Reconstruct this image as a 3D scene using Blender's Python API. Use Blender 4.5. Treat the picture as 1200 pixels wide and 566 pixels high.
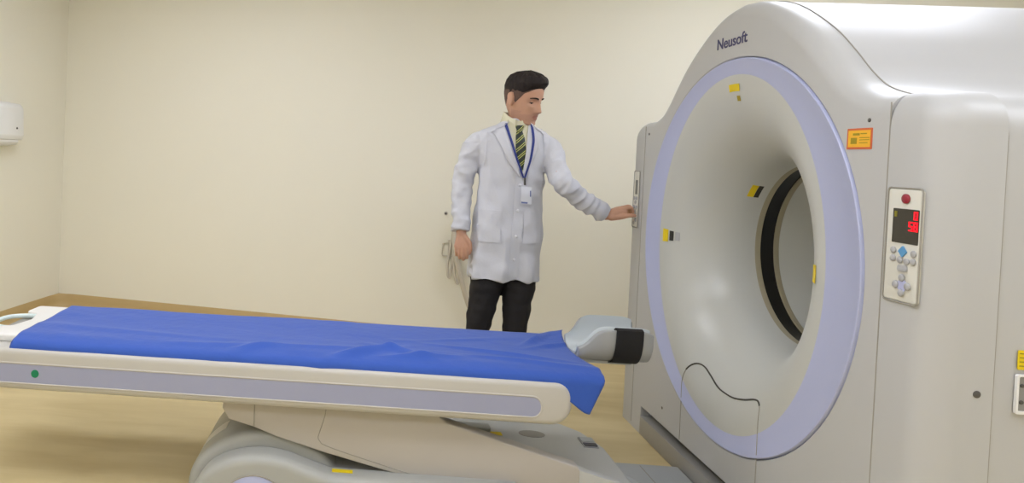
import bpy, bmesh, math, random
from mathutils import Vector, Matrix, noise
from mathutils.bvhtree import BVHTree

scene = bpy.context.scene
for o in list(bpy.data.objects):
    bpy.data.objects.remove(o, do_unlink=True)
COL = scene.collection
PI = math.pi
random.seed(4)

# ------------------------------------------------------------------ camera
cam_d = bpy.data.cameras.new('camera')
cam = bpy.data.objects.new('camera', cam_d)
COL.objects.link(cam)
cam_d.sensor_fit = 'HORIZONTAL'
cam_d.sensor_width = 36.0
cam_d.lens = 807.83 * 36.0 / 1200.0
cam_d.shift_x = (600.0 - 375.3) / 1200.0
cam_d.shift_y = (194.18 - 283.0) / 1200.0
cam_d.clip_start = 0.05
_r = Vector((0.99693435, 0.06522675, 0.04321304))
_u = Vector((-0.04433161, 0.01579953, 0.99889193))
_f = Vector((-0.06447173, 0.99774538, -0.01864271))
m = Matrix((_r, _u, -_f)).transposed().to_4x4()
m.translation = Vector((-1.38311, -2.72093, 1.29048))
cam.matrix_world = m
scene.camera = cam

# ------------------------------------------------------------------ world, exposure
w = bpy.data.worlds.new('world')
scene.world = w
w.use_nodes = True
w.node_tree.nodes['Background'].inputs[0].default_value = (0.8, 0.85, 1, 1)
w.node_tree.nodes['Background'].inputs[1].default_value = 0.15
vs = scene.view_settings
vs.view_transform = 'Standard'
vs.look = 'None'
vs.gamma = 1.0
vs.use_curve_mapping = False
vs.exposure = 0.0
LIGHT_STRENGTH = 9.2
LIGHTS = [(-2.4, 0.65), (0.95, 0.5), (-3.1, -1.2), (1.2, -1.6), (-1.1, -1.5), (-2.3, -3.1), (0.3, -3.1)]
CEIL = 2.75

# ------------------------------------------------------------------ materials
def new_mat(name):
    mt = bpy.data.materials.new(name)
    mt.use_nodes = True
    nt = mt.node_tree
    return mt, nt, nt.nodes['Principled BSDF']

def srgb(r, g, b):
    def c(v):
        v /= 255.0
        return v / 12.92 if v <= 0.04045 else ((v + 0.055) / 1.055) ** 2.4
    return (c(r), c(g), c(b), 1.0)

def mat(name, col, rough=0.5, metal=0.0, spec=0.5, var=0.0, vscale=8.0, bump=0.0, bscale=60.0, coat=0.0, sheen=0.0, stretch=(1, 1, 1)):
    mt, nt, b = new_mat(name)
    b.inputs['Base Color'].default_value = col
    b.inputs['Roughness'].default_value = rough
    b.inputs['Metallic'].default_value = metal
    b.inputs['Specular IOR Level'].default_value = spec
    b.inputs['Coat Weight'].default_value = coat
    b.inputs['Sheen Weight'].default_value = sheen
    tc = nt.nodes.new('ShaderNodeTexCoord')
    mp = nt.nodes.new('ShaderNodeMapping')
    mp.inputs['Scale'].default_value = stretch
    nt.links.new(tc.outputs['Object'], mp.inputs['Vector'])
    if var > 0:
        n = nt.nodes.new('ShaderNodeTexNoise')
        n.inputs['Scale'].default_value = vscale
        n.inputs['Detail'].default_value = 4
        nt.links.new(mp.outputs['Vector'], n.inputs['Vector'])
        mx = nt.nodes.new('ShaderNodeMix')
        mx.data_type = 'RGBA'
        mx.inputs['A'].default_value = [c * (1 - var) for c in col[:3]] + [1]
        mx.inputs['B'].default_value = [min(1, c * (1 + var)) for c in col[:3]] + [1]
        nt.links.new(n.outputs['Fac'], mx.inputs['Factor'])
        nt.links.new(mx.outputs['Result'], b.inputs['Base Color'])
    if bump > 0:
        n2 = nt.nodes.new('ShaderNodeTexNoise')
        n2.inputs['Scale'].default_value = bscale
        n2.inputs['Detail'].default_value = 3
        nt.links.new(mp.outputs['Vector'], n2.inputs['Vector'])
        bp = nt.nodes.new('ShaderNodeBump')
        bp.inputs['Strength'].default_value = bump
        bp.inputs['Distance'].default_value = 0.01
        nt.links.new(n2.outputs['Fac'], bp.inputs['Height'])
        nt.links.new(bp.outputs['Normal'], b.inputs['Normal'])
    return mt

def emit(name, col, strength):
    mt, nt, b = new_mat(name)
    b.inputs['Base Color'].default_value = col
    b.inputs['Emission Color'].default_value = col
    b.inputs['Emission Strength'].default_value = strength
    return mt

M = {}
M['wall'] = mat('wall_paint', srgb(244, 240, 224), 0.6, spec=0.3, var=0.012, vscale=2.0, bump=0.05, bscale=160)
M['ceil'] = mat('ceiling_paint', srgb(235, 232, 222), 0.8, spec=0.2)
M['gantry'] = mat('gantry_enamel', srgb(192, 192, 191), 0.42, spec=0.5, var=0.006, vscale=3)
M['funnel'] = mat('funnel_enamel', srgb(199, 200, 195), 0.3, spec=0.5)
M['strip'] = mat('lavender_strip', srgb(160, 164, 190), 0.4, spec=0.5)
M['ring'] = mat('lavender_trim', srgb(186, 192, 226), 0.38, spec=0.5)
M['table'] = mat('table_enamel', srgb(196, 193, 186), 0.35, spec=0.5, var=0.006, vscale=3)
M['arm'] = mat('arm_enamel', srgb(190, 184, 176), 0.4, spec=0.4)
M['base'] = mat('base_enamel', srgb(174, 175, 170), 0.38, spec=0.5)
M['grey'] = mat('grey_plastic', srgb(176, 180, 182), 0.45)
M['midgrey'] = mat('mid_grey_metal', srgb(158, 155, 148), 0.45, metal=0.1)
M['deck'] = mat('deck_enamel', srgb(196, 197, 194), 0.4, spec=0.5)
M['slot'] = mat('slot_grey', srgb(84, 86, 82), 0.6)  # dark grey interior of the plinth slot
M['dark'] = mat('dark_gap', srgb(30, 30, 30), 0.7)
M['seam'] = mat('seam_grey', srgb(160, 156, 146), 0.8)  # plain grey for panel joints and rim lines
M['window'] = mat('scan_window', srgb(18, 18, 20), 0.12, spec=0.6, var=0.5, vscale=22)
M['boretrim'] = mat('bore_trim', srgb(160, 152, 128), 0.45)
M['cradle'] = mat('cradle_laminate', srgb(232, 230, 226), 0.4)
M['white'] = mat('white_plastic', srgb(240, 240, 238), 0.35)
M['green'] = mat('green_sticker', srgb(10, 130, 88), 0.5)
M['yellow'] = mat('yellow_label', srgb(236, 208, 20), 0.5, var=0.05, vscale=40)
M['amber'] = mat('amber_label', srgb(246, 186, 44), 0.5)
M['orange'] = mat('orange_border', srgb(214, 104, 60), 0.5)
M['ink'] = mat('label_ink', srgb(40, 38, 30), 0.6)
M['olive'] = mat('olive_ink', srgb(160, 140, 20), 0.6)
M['navy'] = mat('navy_lettering', srgb(58, 56, 104), 0.4)
M['strap'] = mat('black_strap', srgb(24, 23, 25), 0.85, bump=0.3, bscale=300)
M['foam'] = mat('grey_foam_shell', srgb(162, 164, 165), 0.5)
M['foamlight'] = mat('pale_foam_lining', srgb(196, 203, 205), 0.55)
M['screen'] = mat('screen_glass', srgb(46, 42, 34), 0.15, spec=0.6)
M['red'] = emit('red_led', srgb(235, 20, 40), 0.9)
M['redbtn'] = mat('red_button', srgb(150, 36, 54), 0.35)
M['yled'] = mat('yellow_mark', srgb(130, 124, 30), 0.4)
M['btn'] = mat('grey_button', srgb(178, 178, 180), 0.45)
M['btnblue'] = mat('blue_button', srgb(92, 156, 206), 0.4)
M['btnlav'] = mat('lavender_pad', srgb(186, 190, 226), 0.4)
M['panel'] = mat('panel_face', srgb(222, 220, 210), 0.35)
M['screw'] = mat('dark_screw', srgb(96, 94, 92), 0.4, metal=0.4)
M['cable'] = mat('pale_hose', srgb(208, 200, 184), 0.5)
M['skin'] = mat('skin', srgb(204, 158, 132), 0.5, spec=0.35, var=0.06, vscale=30)
M['skin'].node_tree.nodes['Principled BSDF'].inputs['Subsurface Weight'].default_value = 0.12
M['skin'].node_tree.nodes['Principled BSDF'].inputs['Subsurface Radius'].default_value = (0.01, 0.004, 0.002)
M['stubble'] = mat('shaved_skin', srgb(195, 151, 129), 0.5, spec=0.3, var=0.08, vscale=60)
M['lip'] = mat('lip_skin', srgb(178, 122, 106), 0.5)
M['hair'] = mat('dark_hair', srgb(38, 30, 28), 0.7, spec=0.3, var=0.4, vscale=30, bump=0.8, bscale=50, stretch=(1, 1, 0.4))
M['fade'] = mat('cropped_hair', srgb(92, 70, 62), 0.7, var=0.3, vscale=120)
M['coat'] = mat('white_cotton', srgb(212, 213, 220), 0.75, spec=0.2, var=0.01, vscale=10, bump=0.08, bscale=90)
M['shirt'] = mat('cream_shirt', srgb(230, 226, 198), 0.75, spec=0.2)
M['trouser'] = mat('black_twill', srgb(38, 36, 38), 0.75, spec=0.3, bump=0.25, bscale=40)
M['shoe'] = mat('black_leather', srgb(22, 20, 20), 0.3)
M['lanyard'] = mat('navy_webbing', srgb(40, 54, 128), 0.6)
M['badge'] = mat('badge_card', srgb(226, 228, 236), 0.25)
M['badgeblue'] = mat('badge_print', srgb(110, 122, 170), 0.4)
M['eye'] = mat('eye_white', srgb(225, 220, 214), 0.2)
M['button'] = mat('coat_button', srgb(226, 226, 230), 0.3)

# tie: diagonal stripes
mt, nt, b = new_mat('striped_tie')
tc = nt.nodes.new('ShaderNodeTexCoord')
mp = nt.nodes.new('ShaderNodeMapping')
mp.inputs['Rotation'].default_value = (0, 0.75, 0)
nt.links.new(tc.outputs['Object'], mp.inputs['Vector'])
wv = nt.nodes.new('ShaderNodeTexWave')
wv.wave_type = 'BANDS'
wv.bands_direction = 'Z'
wv.inputs['Scale'].default_value = 9.5
nt.links.new(mp.outputs['Vector'], wv.inputs['Vector'])
rp = nt.nodes.new('ShaderNodeValToRGB')
rp.color_ramp.interpolation = 'CONSTANT'
els = rp.color_ramp.elements
els[0].color = srgb(34, 42, 36)
els[1].position = 0.45
els[1].color = srgb(70, 92, 50)
e = els.new(0.75)
e.color = srgb(206, 206, 110)
e = els.new(0.93)
e.color = srgb(30, 36, 34)
nt.links.new(wv.outputs['Fac'], rp.inputs['Fac'])
nt.links.new(rp.outputs['Color'], b.inputs['Base Color'])
b.inputs['Roughness'].default_value = 0.5
M['tie'] = mt

# blue disposable sheet: fine creases
M['sheet'] = mat('blue_sheet_fabric', srgb(52, 88, 176), 0.7, spec=0.25, var=0.03, vscale=14, bump=0.25, bscale=26, sheen=0.2)

# floor: beige wood-look vinyl
mt, nt, b = new_mat('floor_vinyl')
tc = nt.nodes.new('ShaderNodeTexCoord')
mp = nt.nodes.new('ShaderNodeMapping')
mp.inputs['Scale'].default_value = (1.0, 5.0, 1.0)
mp.inputs['Rotation'].default_value = (0, 0, 0.35)
nt.links.new(tc.outputs['Object'], mp.inputs['Vector'])
n1 = nt.nodes.new('ShaderNodeTexNoise')
n1.inputs['Scale'].default_value = 2.2
n1.inputs['Detail'].default_value = 6
n1.inputs['Distortion'].default_value = 0.6
nt.links.new(mp.outputs['Vector'], n1.inputs['Vector'])
rp = nt.nodes.new('ShaderNodeValToRGB')
rp.color_ramp.elements[0].position = 0.3
rp.color_ramp.elements[0].color = srgb(204, 184, 136)
rp.color_ramp.elements[1].position = 0.72
rp.color_ramp.elements[1].color = srgb(218, 200, 154)
nt.links.new(n1.outputs['Fac'], rp.inputs['Fac'])
nt.links.new(rp.outputs['Color'], b.inputs['Base Color'])
b.inputs['Roughness'].default_value = 0.42
b.inputs['Specular IOR Level'].default_value = 0.35
M['floor'] = mt
M['cove'] = mat('cove_vinyl', srgb(198, 172, 122), 0.45, spec=0.35, var=0.06, vscale=9, stretch=(1, 1, 4))
M['diffuser'] = emit('light_diffuser', (0.94, 0.985, 1.12, 1), LIGHT_STRENGTH)

# ------------------------------------------------------------------ mesh helpers
def finish(bm, name, mtl, parent=None, sharp=35, smooth=True):
    bmesh.ops.remove_doubles(bm, verts=bm.verts, dist=1e-6)
    bmesh.ops.recalc_face_normals(bm, faces=bm.faces)
    lim = math.radians(sharp)
    for f in bm.faces:
        f.smooth = smooth
    for e in bm.edges:
        if len(e.link_faces) == 2 and e.calc_face_angle(0) > lim:
            e.smooth = False
    me = bpy.data.meshes.new(name)
    bm.to_mesh(me)
    bm.free()
    if mtl is not None:
        me.materials.append(mtl)
    o = bpy.data.objects.new(name, me)
    COL.objects.link(o)
    if parent is not None:
        o.parent = parent
    return o

def empty(name, loc=(0, 0, 0)):
    o = bpy.data.objects.new(name, None)
    o.empty_display_size = 0.1
    o.location = loc
    COL.objects.link(o)
    return o

def tag(o, label, cat, group=None):
    o['label'] = label
    o['category'] = cat
    if group:
        o['group'] = group
    return o

def structure(o):
    o['kind'] = 'structure'
    return o

def inset(poly, d):
    """offset a CCW polygon inwards by d (miter)"""
    n = len(poly)
    out = []
    for i in range(n):
        p0, p1, p2 = Vector(poly[i - 1]), Vector(poly[i]), Vector(poly[(i + 1) % n])
        e1, e2 = (p1 - p0), (p2 - p1)
        if e1.length < 1e-9 or e2.length < 1e-9:
            out.append(p1)
            continue
        n1 = Vector((-e1.y, e1.x)).normalized()
        n2 = Vector((-e2.y, e2.x)).normalized()
        k = 1 + n1.dot(n2)
        mv = (n1 + n2) / max(k, 0.35)
        out.append(p1 + mv * d)
    return out

def area(poly):
    return 0.5 * sum(poly[i - 1][0] * poly[i][1] - poly[i][0] * poly[i - 1][1] for i in range(len(poly)))

AX = {'x': lambda p, a: (a, p[0], p[1]), 'y': lambda p, a: (p[0], a, p[1]), 'z': lambda p, a: (p[0], p[1], a)}

def prism_bm(bm, poly, axis, a0, a1, b0=0.0, b1=0.0, nb=4, caps=(True, True)):
    poly = [tuple(p) for p in poly]
    if area(poly) < 0:
        poly = poly[::-1]
    f = AX[axis]
    loops = []
    def lp(d, a):
        q = inset(poly, d) if d > 0 else poly
        loops.append([bm.verts.new(f(p, a)) for p in q])
    if b0 > 0:
        for i in range(nb):
            t = i / nb * PI / 2
            lp(b0 * (1 - math.sin(t)), a0 + math.copysign(1, a1 - a0) * b0 * (1 - math.cos(t)))
        lp(0, a0 + math.copysign(1, a1 - a0) * b0)
    else:
        lp(0, a0)
    if b1 > 0:
        lp(0, a1 - math.copysign(1, a1 - a0) * b1)
        for i in range(nb - 1, -1, -1):
            t = i / nb * PI / 2
            lp(b1 * (1 - math.sin(t)), a1 - math.copysign(1, a1 - a0) * b1 * (1 - math.cos(t)))
    else:
        lp(0, a1)
    n = len(poly)
    for A, B in zip(loops, loops[1:]):
        for i in range(n):
            bm.faces.new((A[i], A[(i + 1) % n], B[(i + 1) % n], B[i]))
    if caps[0]:
        bm.faces.new(loops[0][::-1])
    if caps[1]:
        bm.faces.new(loops[-1])
    return loops

def prism(name, poly, axis, a0, a1, mtl, parent=None, b0=0.0, b1=0.0, nb=4, sharp=35):
    bm = bmesh.new()
    prism_bm(bm, poly, axis, a0, a1, b0, b1, nb)
    return finish(bm, name, mtl, parent, sharp)

def rounded(pts, radii, seg=6):
    """polygon with filleted corners; radii a number or a list"""
    n = len(pts)
    if not isinstance(radii, (list, tuple)):
        radii = [radii] * n
    out = []
    for i in range(n):
        p0, p1, p2 = Vector(pts[i - 1]), Vector(pts[i]), Vector(pts[(i + 1) % n])
        r = radii[i]
        if r <= 0:
            out.append(p1)
            continue
        d1, d2 = (p0 - p1).normalized(), (p2 - p1).normalized()
        ang = math.acos(max(-1, min(1, d1.dot(d2))))
        if ang > PI - 0.02:
            out.append(p1)
            continue
        t = min(r / math.tan(ang / 2), 0.49 * (p0 - p1).length, 0.49 * (p2 - p1).length)
        rr = t * math.tan(ang / 2)
        c = p1 + (d1 + d2).normalized() * (rr / math.sin(ang / 2))
        s, e = p1 + d1 * t - c, p1 + d2 * t - c
        a0 = math.atan2(s.y, s.x)
        da = math.atan2(e.y, e.x) - a0
        while da > PI:
            da -= 2 * PI
        while da < -PI:
            da += 2 * PI
        for k in range(seg + 1):
            a = a0 + da * k / seg
            out.append(c + Vector((math.cos(a), math.sin(a))) * rr)
    return out

def rect(x0, x1, y0, y1, r=0.0, seg=5):
    p = [(x0, y0), (x1, y0), (x1, y1), (x0, y1)]
    return rounded(p, r, seg) if r > 0 else [Vector(q) for q in p]

def smooth_curve(pts, sub=6):
    """Catmull-Rom through points"""
    P = [Vector(p) for p in pts]
    out = []
    for i in range(len(P) - 1):
        p0 = P[i - 1] if i > 0 else P[0] * 2 - P[1]
        p1, p2 = P[i], P[i + 1]
        p3 = P[i + 2] if i + 2 < len(P) else P[-1] * 2 - P[-2]
        for k in range(sub):
            t = k / sub
            out.append(0.5 * ((2 * p1) + (p2 - p0) * t + (2 * p0 - 5 * p1 + 4 * p2 - p3) * t * t + (3 * p1 - p0 - 3 * p2 + p3) * t ** 3))
    out.append(P[-1])
    return out

def tube_bm(bm, pts, radii, n=10, closed=False, cap=True, flat=None):
    """tube along 3D pts; radii number, list, or list of (ra, rb) with flat = reference vector of ra"""
    P = [Vector(p) for p in pts]
    N = len(P)
    if not isinstance(radii, (list, tuple)):
        radii = [radii] * N
    rings = []
    nrm = None
    for i in range(N):
        if closed:
            d = (P[(i + 1) % N] - P[i - 1]).normalized()
        else:
            d = (P[min(i + 1, N - 1)] - P[max(i - 1, 0)]).normalized()
        if flat is not None:
            ref = Vector(flat)
            nrm = (ref - d * ref.dot(d)).normalized()
        elif nrm is None:
            ref = Vector((0, 0, 1)) if abs(d.z) < 0.9 else Vector((1, 0, 0))
            nrm = (ref - d * ref.dot(d)).normalized()
        else:
            nrm = (nrm - d * nrm.dot(d)).normalized()
        bn = d.cross(nrm)
        r = radii[i]
        ra, rb = r if isinstance(r, (list, tuple)) else (r, r)
        rings.append([bm.verts.new(P[i] + nrm * ra * math.cos(2 * PI * k / n) + bn * rb * math.sin(2 * PI * k / n)) for k in range(n)])
    pairs = list(zip(rings, rings[1:])) + ([(rings[-1], rings[0])] if closed else [])
    for A, B in pairs:
        for k in range(n):
            bm.faces.new((A[k], A[(k + 1) % n], B[(k + 1) % n], B[k]))
    if cap and not closed:
        bm.faces.new(rings[0][::-1])
        bm.faces.new(rings[-1])

def tube(name, pts, radii, mtl, parent=None, n=10, closed=False, flat=None, sharp=50):
    bm = bmesh.new()
    tube_bm(bm, pts, radii, n, closed, True, flat)
    return finish(bm, name, mtl, parent, sharp)

def limb_bm(bm, pts, radii, n=16, sub=5):
    """rounded-end limb: smooth curve with interpolated radii and dome ends"""
    P = smooth_curve(pts, sub)
    Rr = []
    for i in range(len(pts) - 1):
        for k in range(sub):
            t = k / sub
            t = t * t * (3 - 2 * t)
            Rr.append(radii[i] * (1 - t) + radii[i + 1] * t)
    Rr.append(radii[-1])
    d0 = (P[0] - P[1]).normalized()
    d1 = (P[-1] - P[-2]).normalized()
    pre, prer, post, postr = [], [], [], []
    for k in range(4):
        a = (k + 0.3) / 4.3 * PI / 2
        pre.append(P[0] + d0 * Rr[0] * math.cos(a))
        prer.append(Rr[0] * math.sin(a))
        post.insert(0, P[-1] + d1 * Rr[-1] * math.cos(a))
        postr.insert(0, Rr[-1] * math.sin(a))
    tube_bm(bm, pre + P + post, prer + Rr + postr, n)

def ring_loft_bm(bm, rings, cap=True):
    V = [[bm.verts.new(p) for p in r] for r in rings]
    n = len(V[0])
    for A, B in zip(V, V[1:]):
        for k in range(n):
            bm.faces.new((A[k], A[(k + 1) % n], B[(k + 1) % n], B[k]))
    if cap:
        bm.faces.new(V[0][::-1])
        bm.faces.new(V[-1])

def ell_ring(cx, cy, z, a, bf, bb, n=40, p=2.3, tilt=0.0):
    out = []
    for k in range(n):
        t = 2 * PI * k / n
        c, s = math.cos(t), math.sin(t)
        x = a * math.copysign(abs(c) ** (2 / p), c)
        y = math.copysign(abs(s) ** (2 / p), s) * (bb if s > 0 else bf)
        out.append((cx + x, cy + y, z + tilt * y))
    return out

def remeshed(bm, voxel, smooth_iter=3, fac=0.5):
    me = bpy.data.meshes.new('tmp')
    bmesh.ops.recalc_face_normals(bm, faces=bm.faces)
    bm.to_mesh(me)
    bm.free()
    o = bpy.data.objects.new('tmp', me)
    COL.objects.link(o)
    md = o.modifiers.new('r', 'REMESH')
    md.mode = 'VOXEL'
    md.voxel_size = voxel
    md.use_smooth_shade = True
    if smooth_iter:
        sm = o.modifiers.new('s', 'SMOOTH')
        sm.iterations = smooth_iter
        sm.factor = fac
    dg = bpy.context.evaluated_depsgraph_get()
    me2 = bpy.data.meshes.new_from_object(o.evaluated_get(dg))
    bpy.data.objects.remove(o, do_unlink=True)
    return me2

def mesh_object(name, me, mtl, parent=None):
    me.name = name
    me.materials.clear()
    for q in (mtl if isinstance(mtl, (list, tuple)) else [mtl]):
        me.materials.append(q)
    for p in me.polygons:
        p.use_smooth = True
    o = bpy.data.objects.new(name, me)
    COL.objects.link(o)
    if parent is not None:
        o.parent = parent
    return o

def disc(name, c, nrm, r, t, mtl, parent, n=20):
    """flat button: short cylinder with a slightly rounded rim"""
    c, nrm = Vector(c), Vector(nrm).normalized()
    bm = bmesh.new()
    tube_bm(bm, [c, c + nrm * t * 0.7, c + nrm * t], [r, r, r * 0.86], n)
    return finish(bm, name, mtl, parent, 50)

# ------------------------------------------------------------------ the room (skewed a little against the scanner)
TH = -0.156
CX, CY = -3.74, 2.54
ct, st = math.cos(TH), math.sin(TH)
def room(x, y, z=0.0):
    return Vector((CX + x * ct - y * st, CY + x * st + y * ct, z))
RX, RY = 7.2, -6.6

def quadbox(name, p0, p1, mtl):
    bm = bmesh.new()
    (x0, y0, z0), (x1, y1, z1) = p0, p1
    v = [bm.verts.new(room(x, y, z)) for z in (z0, z1) for x, y in ((x0, y0), (x1, y0), (x1, y1), (x0, y1))]
    for q in ((0, 3, 2, 1), (4, 5, 6, 7), (0, 1, 5, 4), (1, 2, 6, 5), (2, 3, 7, 6), (3, 0, 4, 7)):
        bm.faces.new([v[i] for i in q])
    return structure(finish(bm, name, mtl, None, smooth=False))

quadbox('floor', (-0.15, RY - 0.15, -0.1), (RX + 0.15, 0.15, 0.0), M['floor'])
quadbox('ceiling', (-0.15, RY - 0.15, CEIL), (RX + 0.15, 0.15, CEIL + 0.1), M['ceil'])
quadbox('wall_back', (-0.15, 0.0, 0.0), (RX + 0.15, 0.15, CEIL), M['wall'])
quadbox('wall_left', (-0.15, RY, 0.0), (0.0, 0.0, CEIL), M['wall'])
quadbox('wall_right', (RX, RY, 0.0), (RX + 0.15, 0.0, CEIL), M['wall'])
quadbox('wall_front', (-0.15, RY - 0.15, 0.0), (RX + 0.15, RY, CEIL), M['wall'])

# coved vinyl skirting turned up from the floor, rounded at the corner
def cove(name, path, closed_ends=True):
    prof = [(0.0, 0.102), (0.006, 0.104), (0.008, 0.1), (0.008, 0.05), (0.012, 0.03), (0.022, 0.012), (0.04, 0.002), (0.04, 0.0), (0.0, 0.0)]
    bm = bmesh.new()
    rings = []
    for (p, nx, ny) in path:
        rings.append([room(p[0] + nx * d, p[1] + ny * d, z) for d, z in prof])
    V = [[bm.verts.new(q) for q in r] for r in rings]
    for A, B in zip(V, V[1:]):
        for k in range(len(prof)):
            bm.faces.new((A[k], A[(k + 1) % len(prof)], B[(k + 1) % len(prof)], B[k]))
    bm.faces.new(V[0][::-1])
    bm.faces.new(V[-1])
    return structure(finish(bm, name, M['cove'], None, 40))

rc = 0.13
arc = []
for k in range(9):
    a = PI - k / 8 * PI / 2
    arc.append(((rc + rc * math.cos(a), -rc + rc * math.sin(a)), -math.cos(a), -math.sin(a)))
cove('baseboard_back', [(q[0], q[1], q[2]) for q in arc] + [((RX, 0.0), 0, -1)])
cove('baseboard_left', [((0.0, RY), 1, 0), ((0.0, -rc), 1, 0)])
# filler that carries the wall paint's skirting line round the corner
bm = bmesh.new()
prism_bm(bm, [room(0, 0).to_2d()] + [room(*q[0]).to_2d() for q in arc], 'z', 0.0, 0.1)
structure(finish(bm, 'trim_1', M['cove'], None, 40))

# recessed ceiling luminaires; the last front ones are unseen, added as fill light
for i, (lx, ly) in enumerate(LIGHTS):
    t = empty('ceiling_light', (lx, ly, CEIL))
    tag(t, 'recessed square ceiling light panel ' + ['over the left end of the patient table', 'over the scanner gantry',
        'near the left wall in front of the table', 'beside the scanner on its open side', 'added as unseen front fill, over the floor in front of the table middle',
        'added as unseen front fill, near the front wall, towards the left wall', 'added as unseen front fill, near the front wall, towards the scanner'][i], 'light', 'ceiling light panels')
    bm = bmesh.new()
    outer, inner = rect(-0.63, 0.63, -0.33, 0.33), rect(-0.595, 0.595, -0.295, 0.295)
    for z0, z1 in ((-0.018, 0.0),):
        vo0 = [bm.verts.new((p.x, p.y, z1)) for p in outer]
        vo1 = [bm.verts.new((p.x, p.y, z0)) for p in outer]
        vi1 = [bm.verts.new((p.x, p.y, z0)) for p in inner]
        vi0 = [bm.verts.new((p.x, p.y, z1)) for p in inner]
        for A, B in ((vo0, vo1), (vo1, vi1), (vi1, vi0)):
            for k in range(4):
                bm.faces.new((A[k], A[(k + 1) % 4], B[(k + 1) % 4], B[k]))
    finish(bm, 'frame', M['white'], t, smooth=False)
    prism('diffuser', rect(-0.594, 0.594, -0.294, 0.294), 'z', -0.012, -0.001, M['diffuser'], t)

# ------------------------------------------------------------------ CT gantry
ZC = 0.982
gan = empty('ct_gantry', (0, 0, 0))
tag(gan, 'large white scanner gantry with round bore, lavender ring and yellow warning labels', 'scanner')
DEPTH = 1.12
HW = 0.968

half = [(0.0, 1.925), (0.12, 1.908), (0.25, 1.856), (0.40, 1.762), (0.50, 1.676), (0.575, 1.603), (0.645, 1.551), (0.73, 1.521), (0.80, 1.513)]
arch = [Vector((p[0], p[1])) for p in smooth_curve([(y, z, 0) for y, z in half], 5)]
def profile(yside, zbot):
    right = [p for p in arch if p.x <= yside + 1e-6]
    if right[-1].x < yside - 1e-6:
        right.append(Vector((yside, 1.513)))
    pts = [Vector((yside, zbot))]
    for k in range(1, 24):
        pts.append(Vector((yside, zbot + (right[-1].y - zbot) * k / 24)))
    pts += right[::-1]
    pts += [Vector((-p.x, p.y)) for p in right[1:]]
    for k in range(23, 0, -1):
        pts.append(Vector((-yside, zbot + (right[-1].y - zbot) * k / 24)))
    pts.append(Vector((-yside, zbot)))
    for k in range(1, 30):
        pts.append(Vector((-yside + 2 * yside * k / 30, zbot)))
    return pts   # CCW in (y, z)

RINGO = 0.735
EA, EB, RB, FD = 0.577, 0.672, 0.345, 0.30

# front cover: flat face with a round opening and rounded outer edge
prof = profile(0.797, 0.135)
bm = bmesh.new()
loops = []
def ringloop(rad, x, ang):
    return [bm.verts.new((x, rad * math.cos(a), ZC + rad * math.sin(a))) for a in ang]
angs = [math.atan2(p.y - ZC, p.x) for p in prof]
loops.append(ringloop(RINGO, 0.05, angs))
loops.append(ringloop(RINGO, 0.004, angs))
loops.append(ringloop(RINGO + 0.004, 0.0, angs))
bev = 0.055
def cover_bevel(p, d):
    return d
# the rounded edge runs over the arch only, the lower sides butt against the side covers
def inset_arch(d):
    q = inset(prof, d)
    out = []
    for p, s in zip(q, prof):
        if s.y > 1.50 and abs(s.x) < 0.796:
            out.append(p)
        elif s.y > 1.49:
            out.append(Vector((s.x, p.y)))
        else:
            out.append(s)
    return out
for i in range(7):
    t = i / 6 * PI / 2
    d, x = bev * (1 - math.sin(t)), bev * (1 - math.cos(t))
    loops.append([bm.verts.new((x, p.x, p.y)) for p in inset_arch(d)])
loops.append([bm.verts.new((0.1, p.x, p.y)) for p in prof])
n = len(prof)
for A, B in zip(loops, loops[1:]):
    for k in range(n):
        bm.faces.new((A[k], A[(k + 1) % n], B[(k + 1) % n], B[k]))
finish(bm, 'front_cover', M['gantry'], gan, 38)

# rear body with the arched roof running back
bm = bmesh.new()
pr2 = []
rt = [p for p in arch if p.x < 0.79] + [Vector((0.86, 1.512))]
cr = 0.105
corner = [Vector((HW - cr + cr * math.cos(a), 1.512 - cr + cr * math.sin(a))) for a in [PI / 2 - k / 10 * PI / 2 for k in range(11)]]
side_pts = [Vector((HW - 0.003, 0.03 + 1.377 * k / 16)) for k in range(16)]
HWR = HW - 0.003
corner = [Vector((p.x - 0.003, p.y - 0.003)) for p in corner]
right = rt[:-1] + corner
pr2 = side_pts + right[::-1] + [Vector((-p.x, p.y)) for p in right[1:]] + [Vector((-p.x, p.y)) for p in side_pts[::-1]]
prism_bm(bm, pr2, 'x', 0.1035, DEPTH, 0.0, 0.09, 6, caps=(False, True))
# front closing wall, open in the middle for the bore
for (y0, y1) in ((-HW, -0.76), (0.76, HW)):
    v = [bm.verts.new((0.1035, y, z)) for y, z in ((y0, 0.03), (y1, 0.03), (y1, 1.40), (y0, 1.40))]
    bm.faces.new(v)
bmesh.ops.delete(bm, geom=[f for f in bm.faces if len(f.verts) > 50], context='FACES_ONLY')
# back wall with bore hole
ang2 = [math.atan2(p.y - ZC, p.x) for p in inset(pr2, 0.09)]
bl = [bm.verts.new((DEPTH, p.x, p.y)) for p in inset(pr2, 0.09)]
bi = [bm.verts.new((DEPTH, 0.5 * math.cos(a), ZC + 0.5 * math.sin(a))) for a in ang2]
for k in range(len(bl)):
    bm.faces.new((bl[k], bl[(k + 1) % len(bl)], bi[(k + 1) % len(bl)], bi[k]))
finish(bm, 'rear_cover', M['gantry'], gan, 38)

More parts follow.
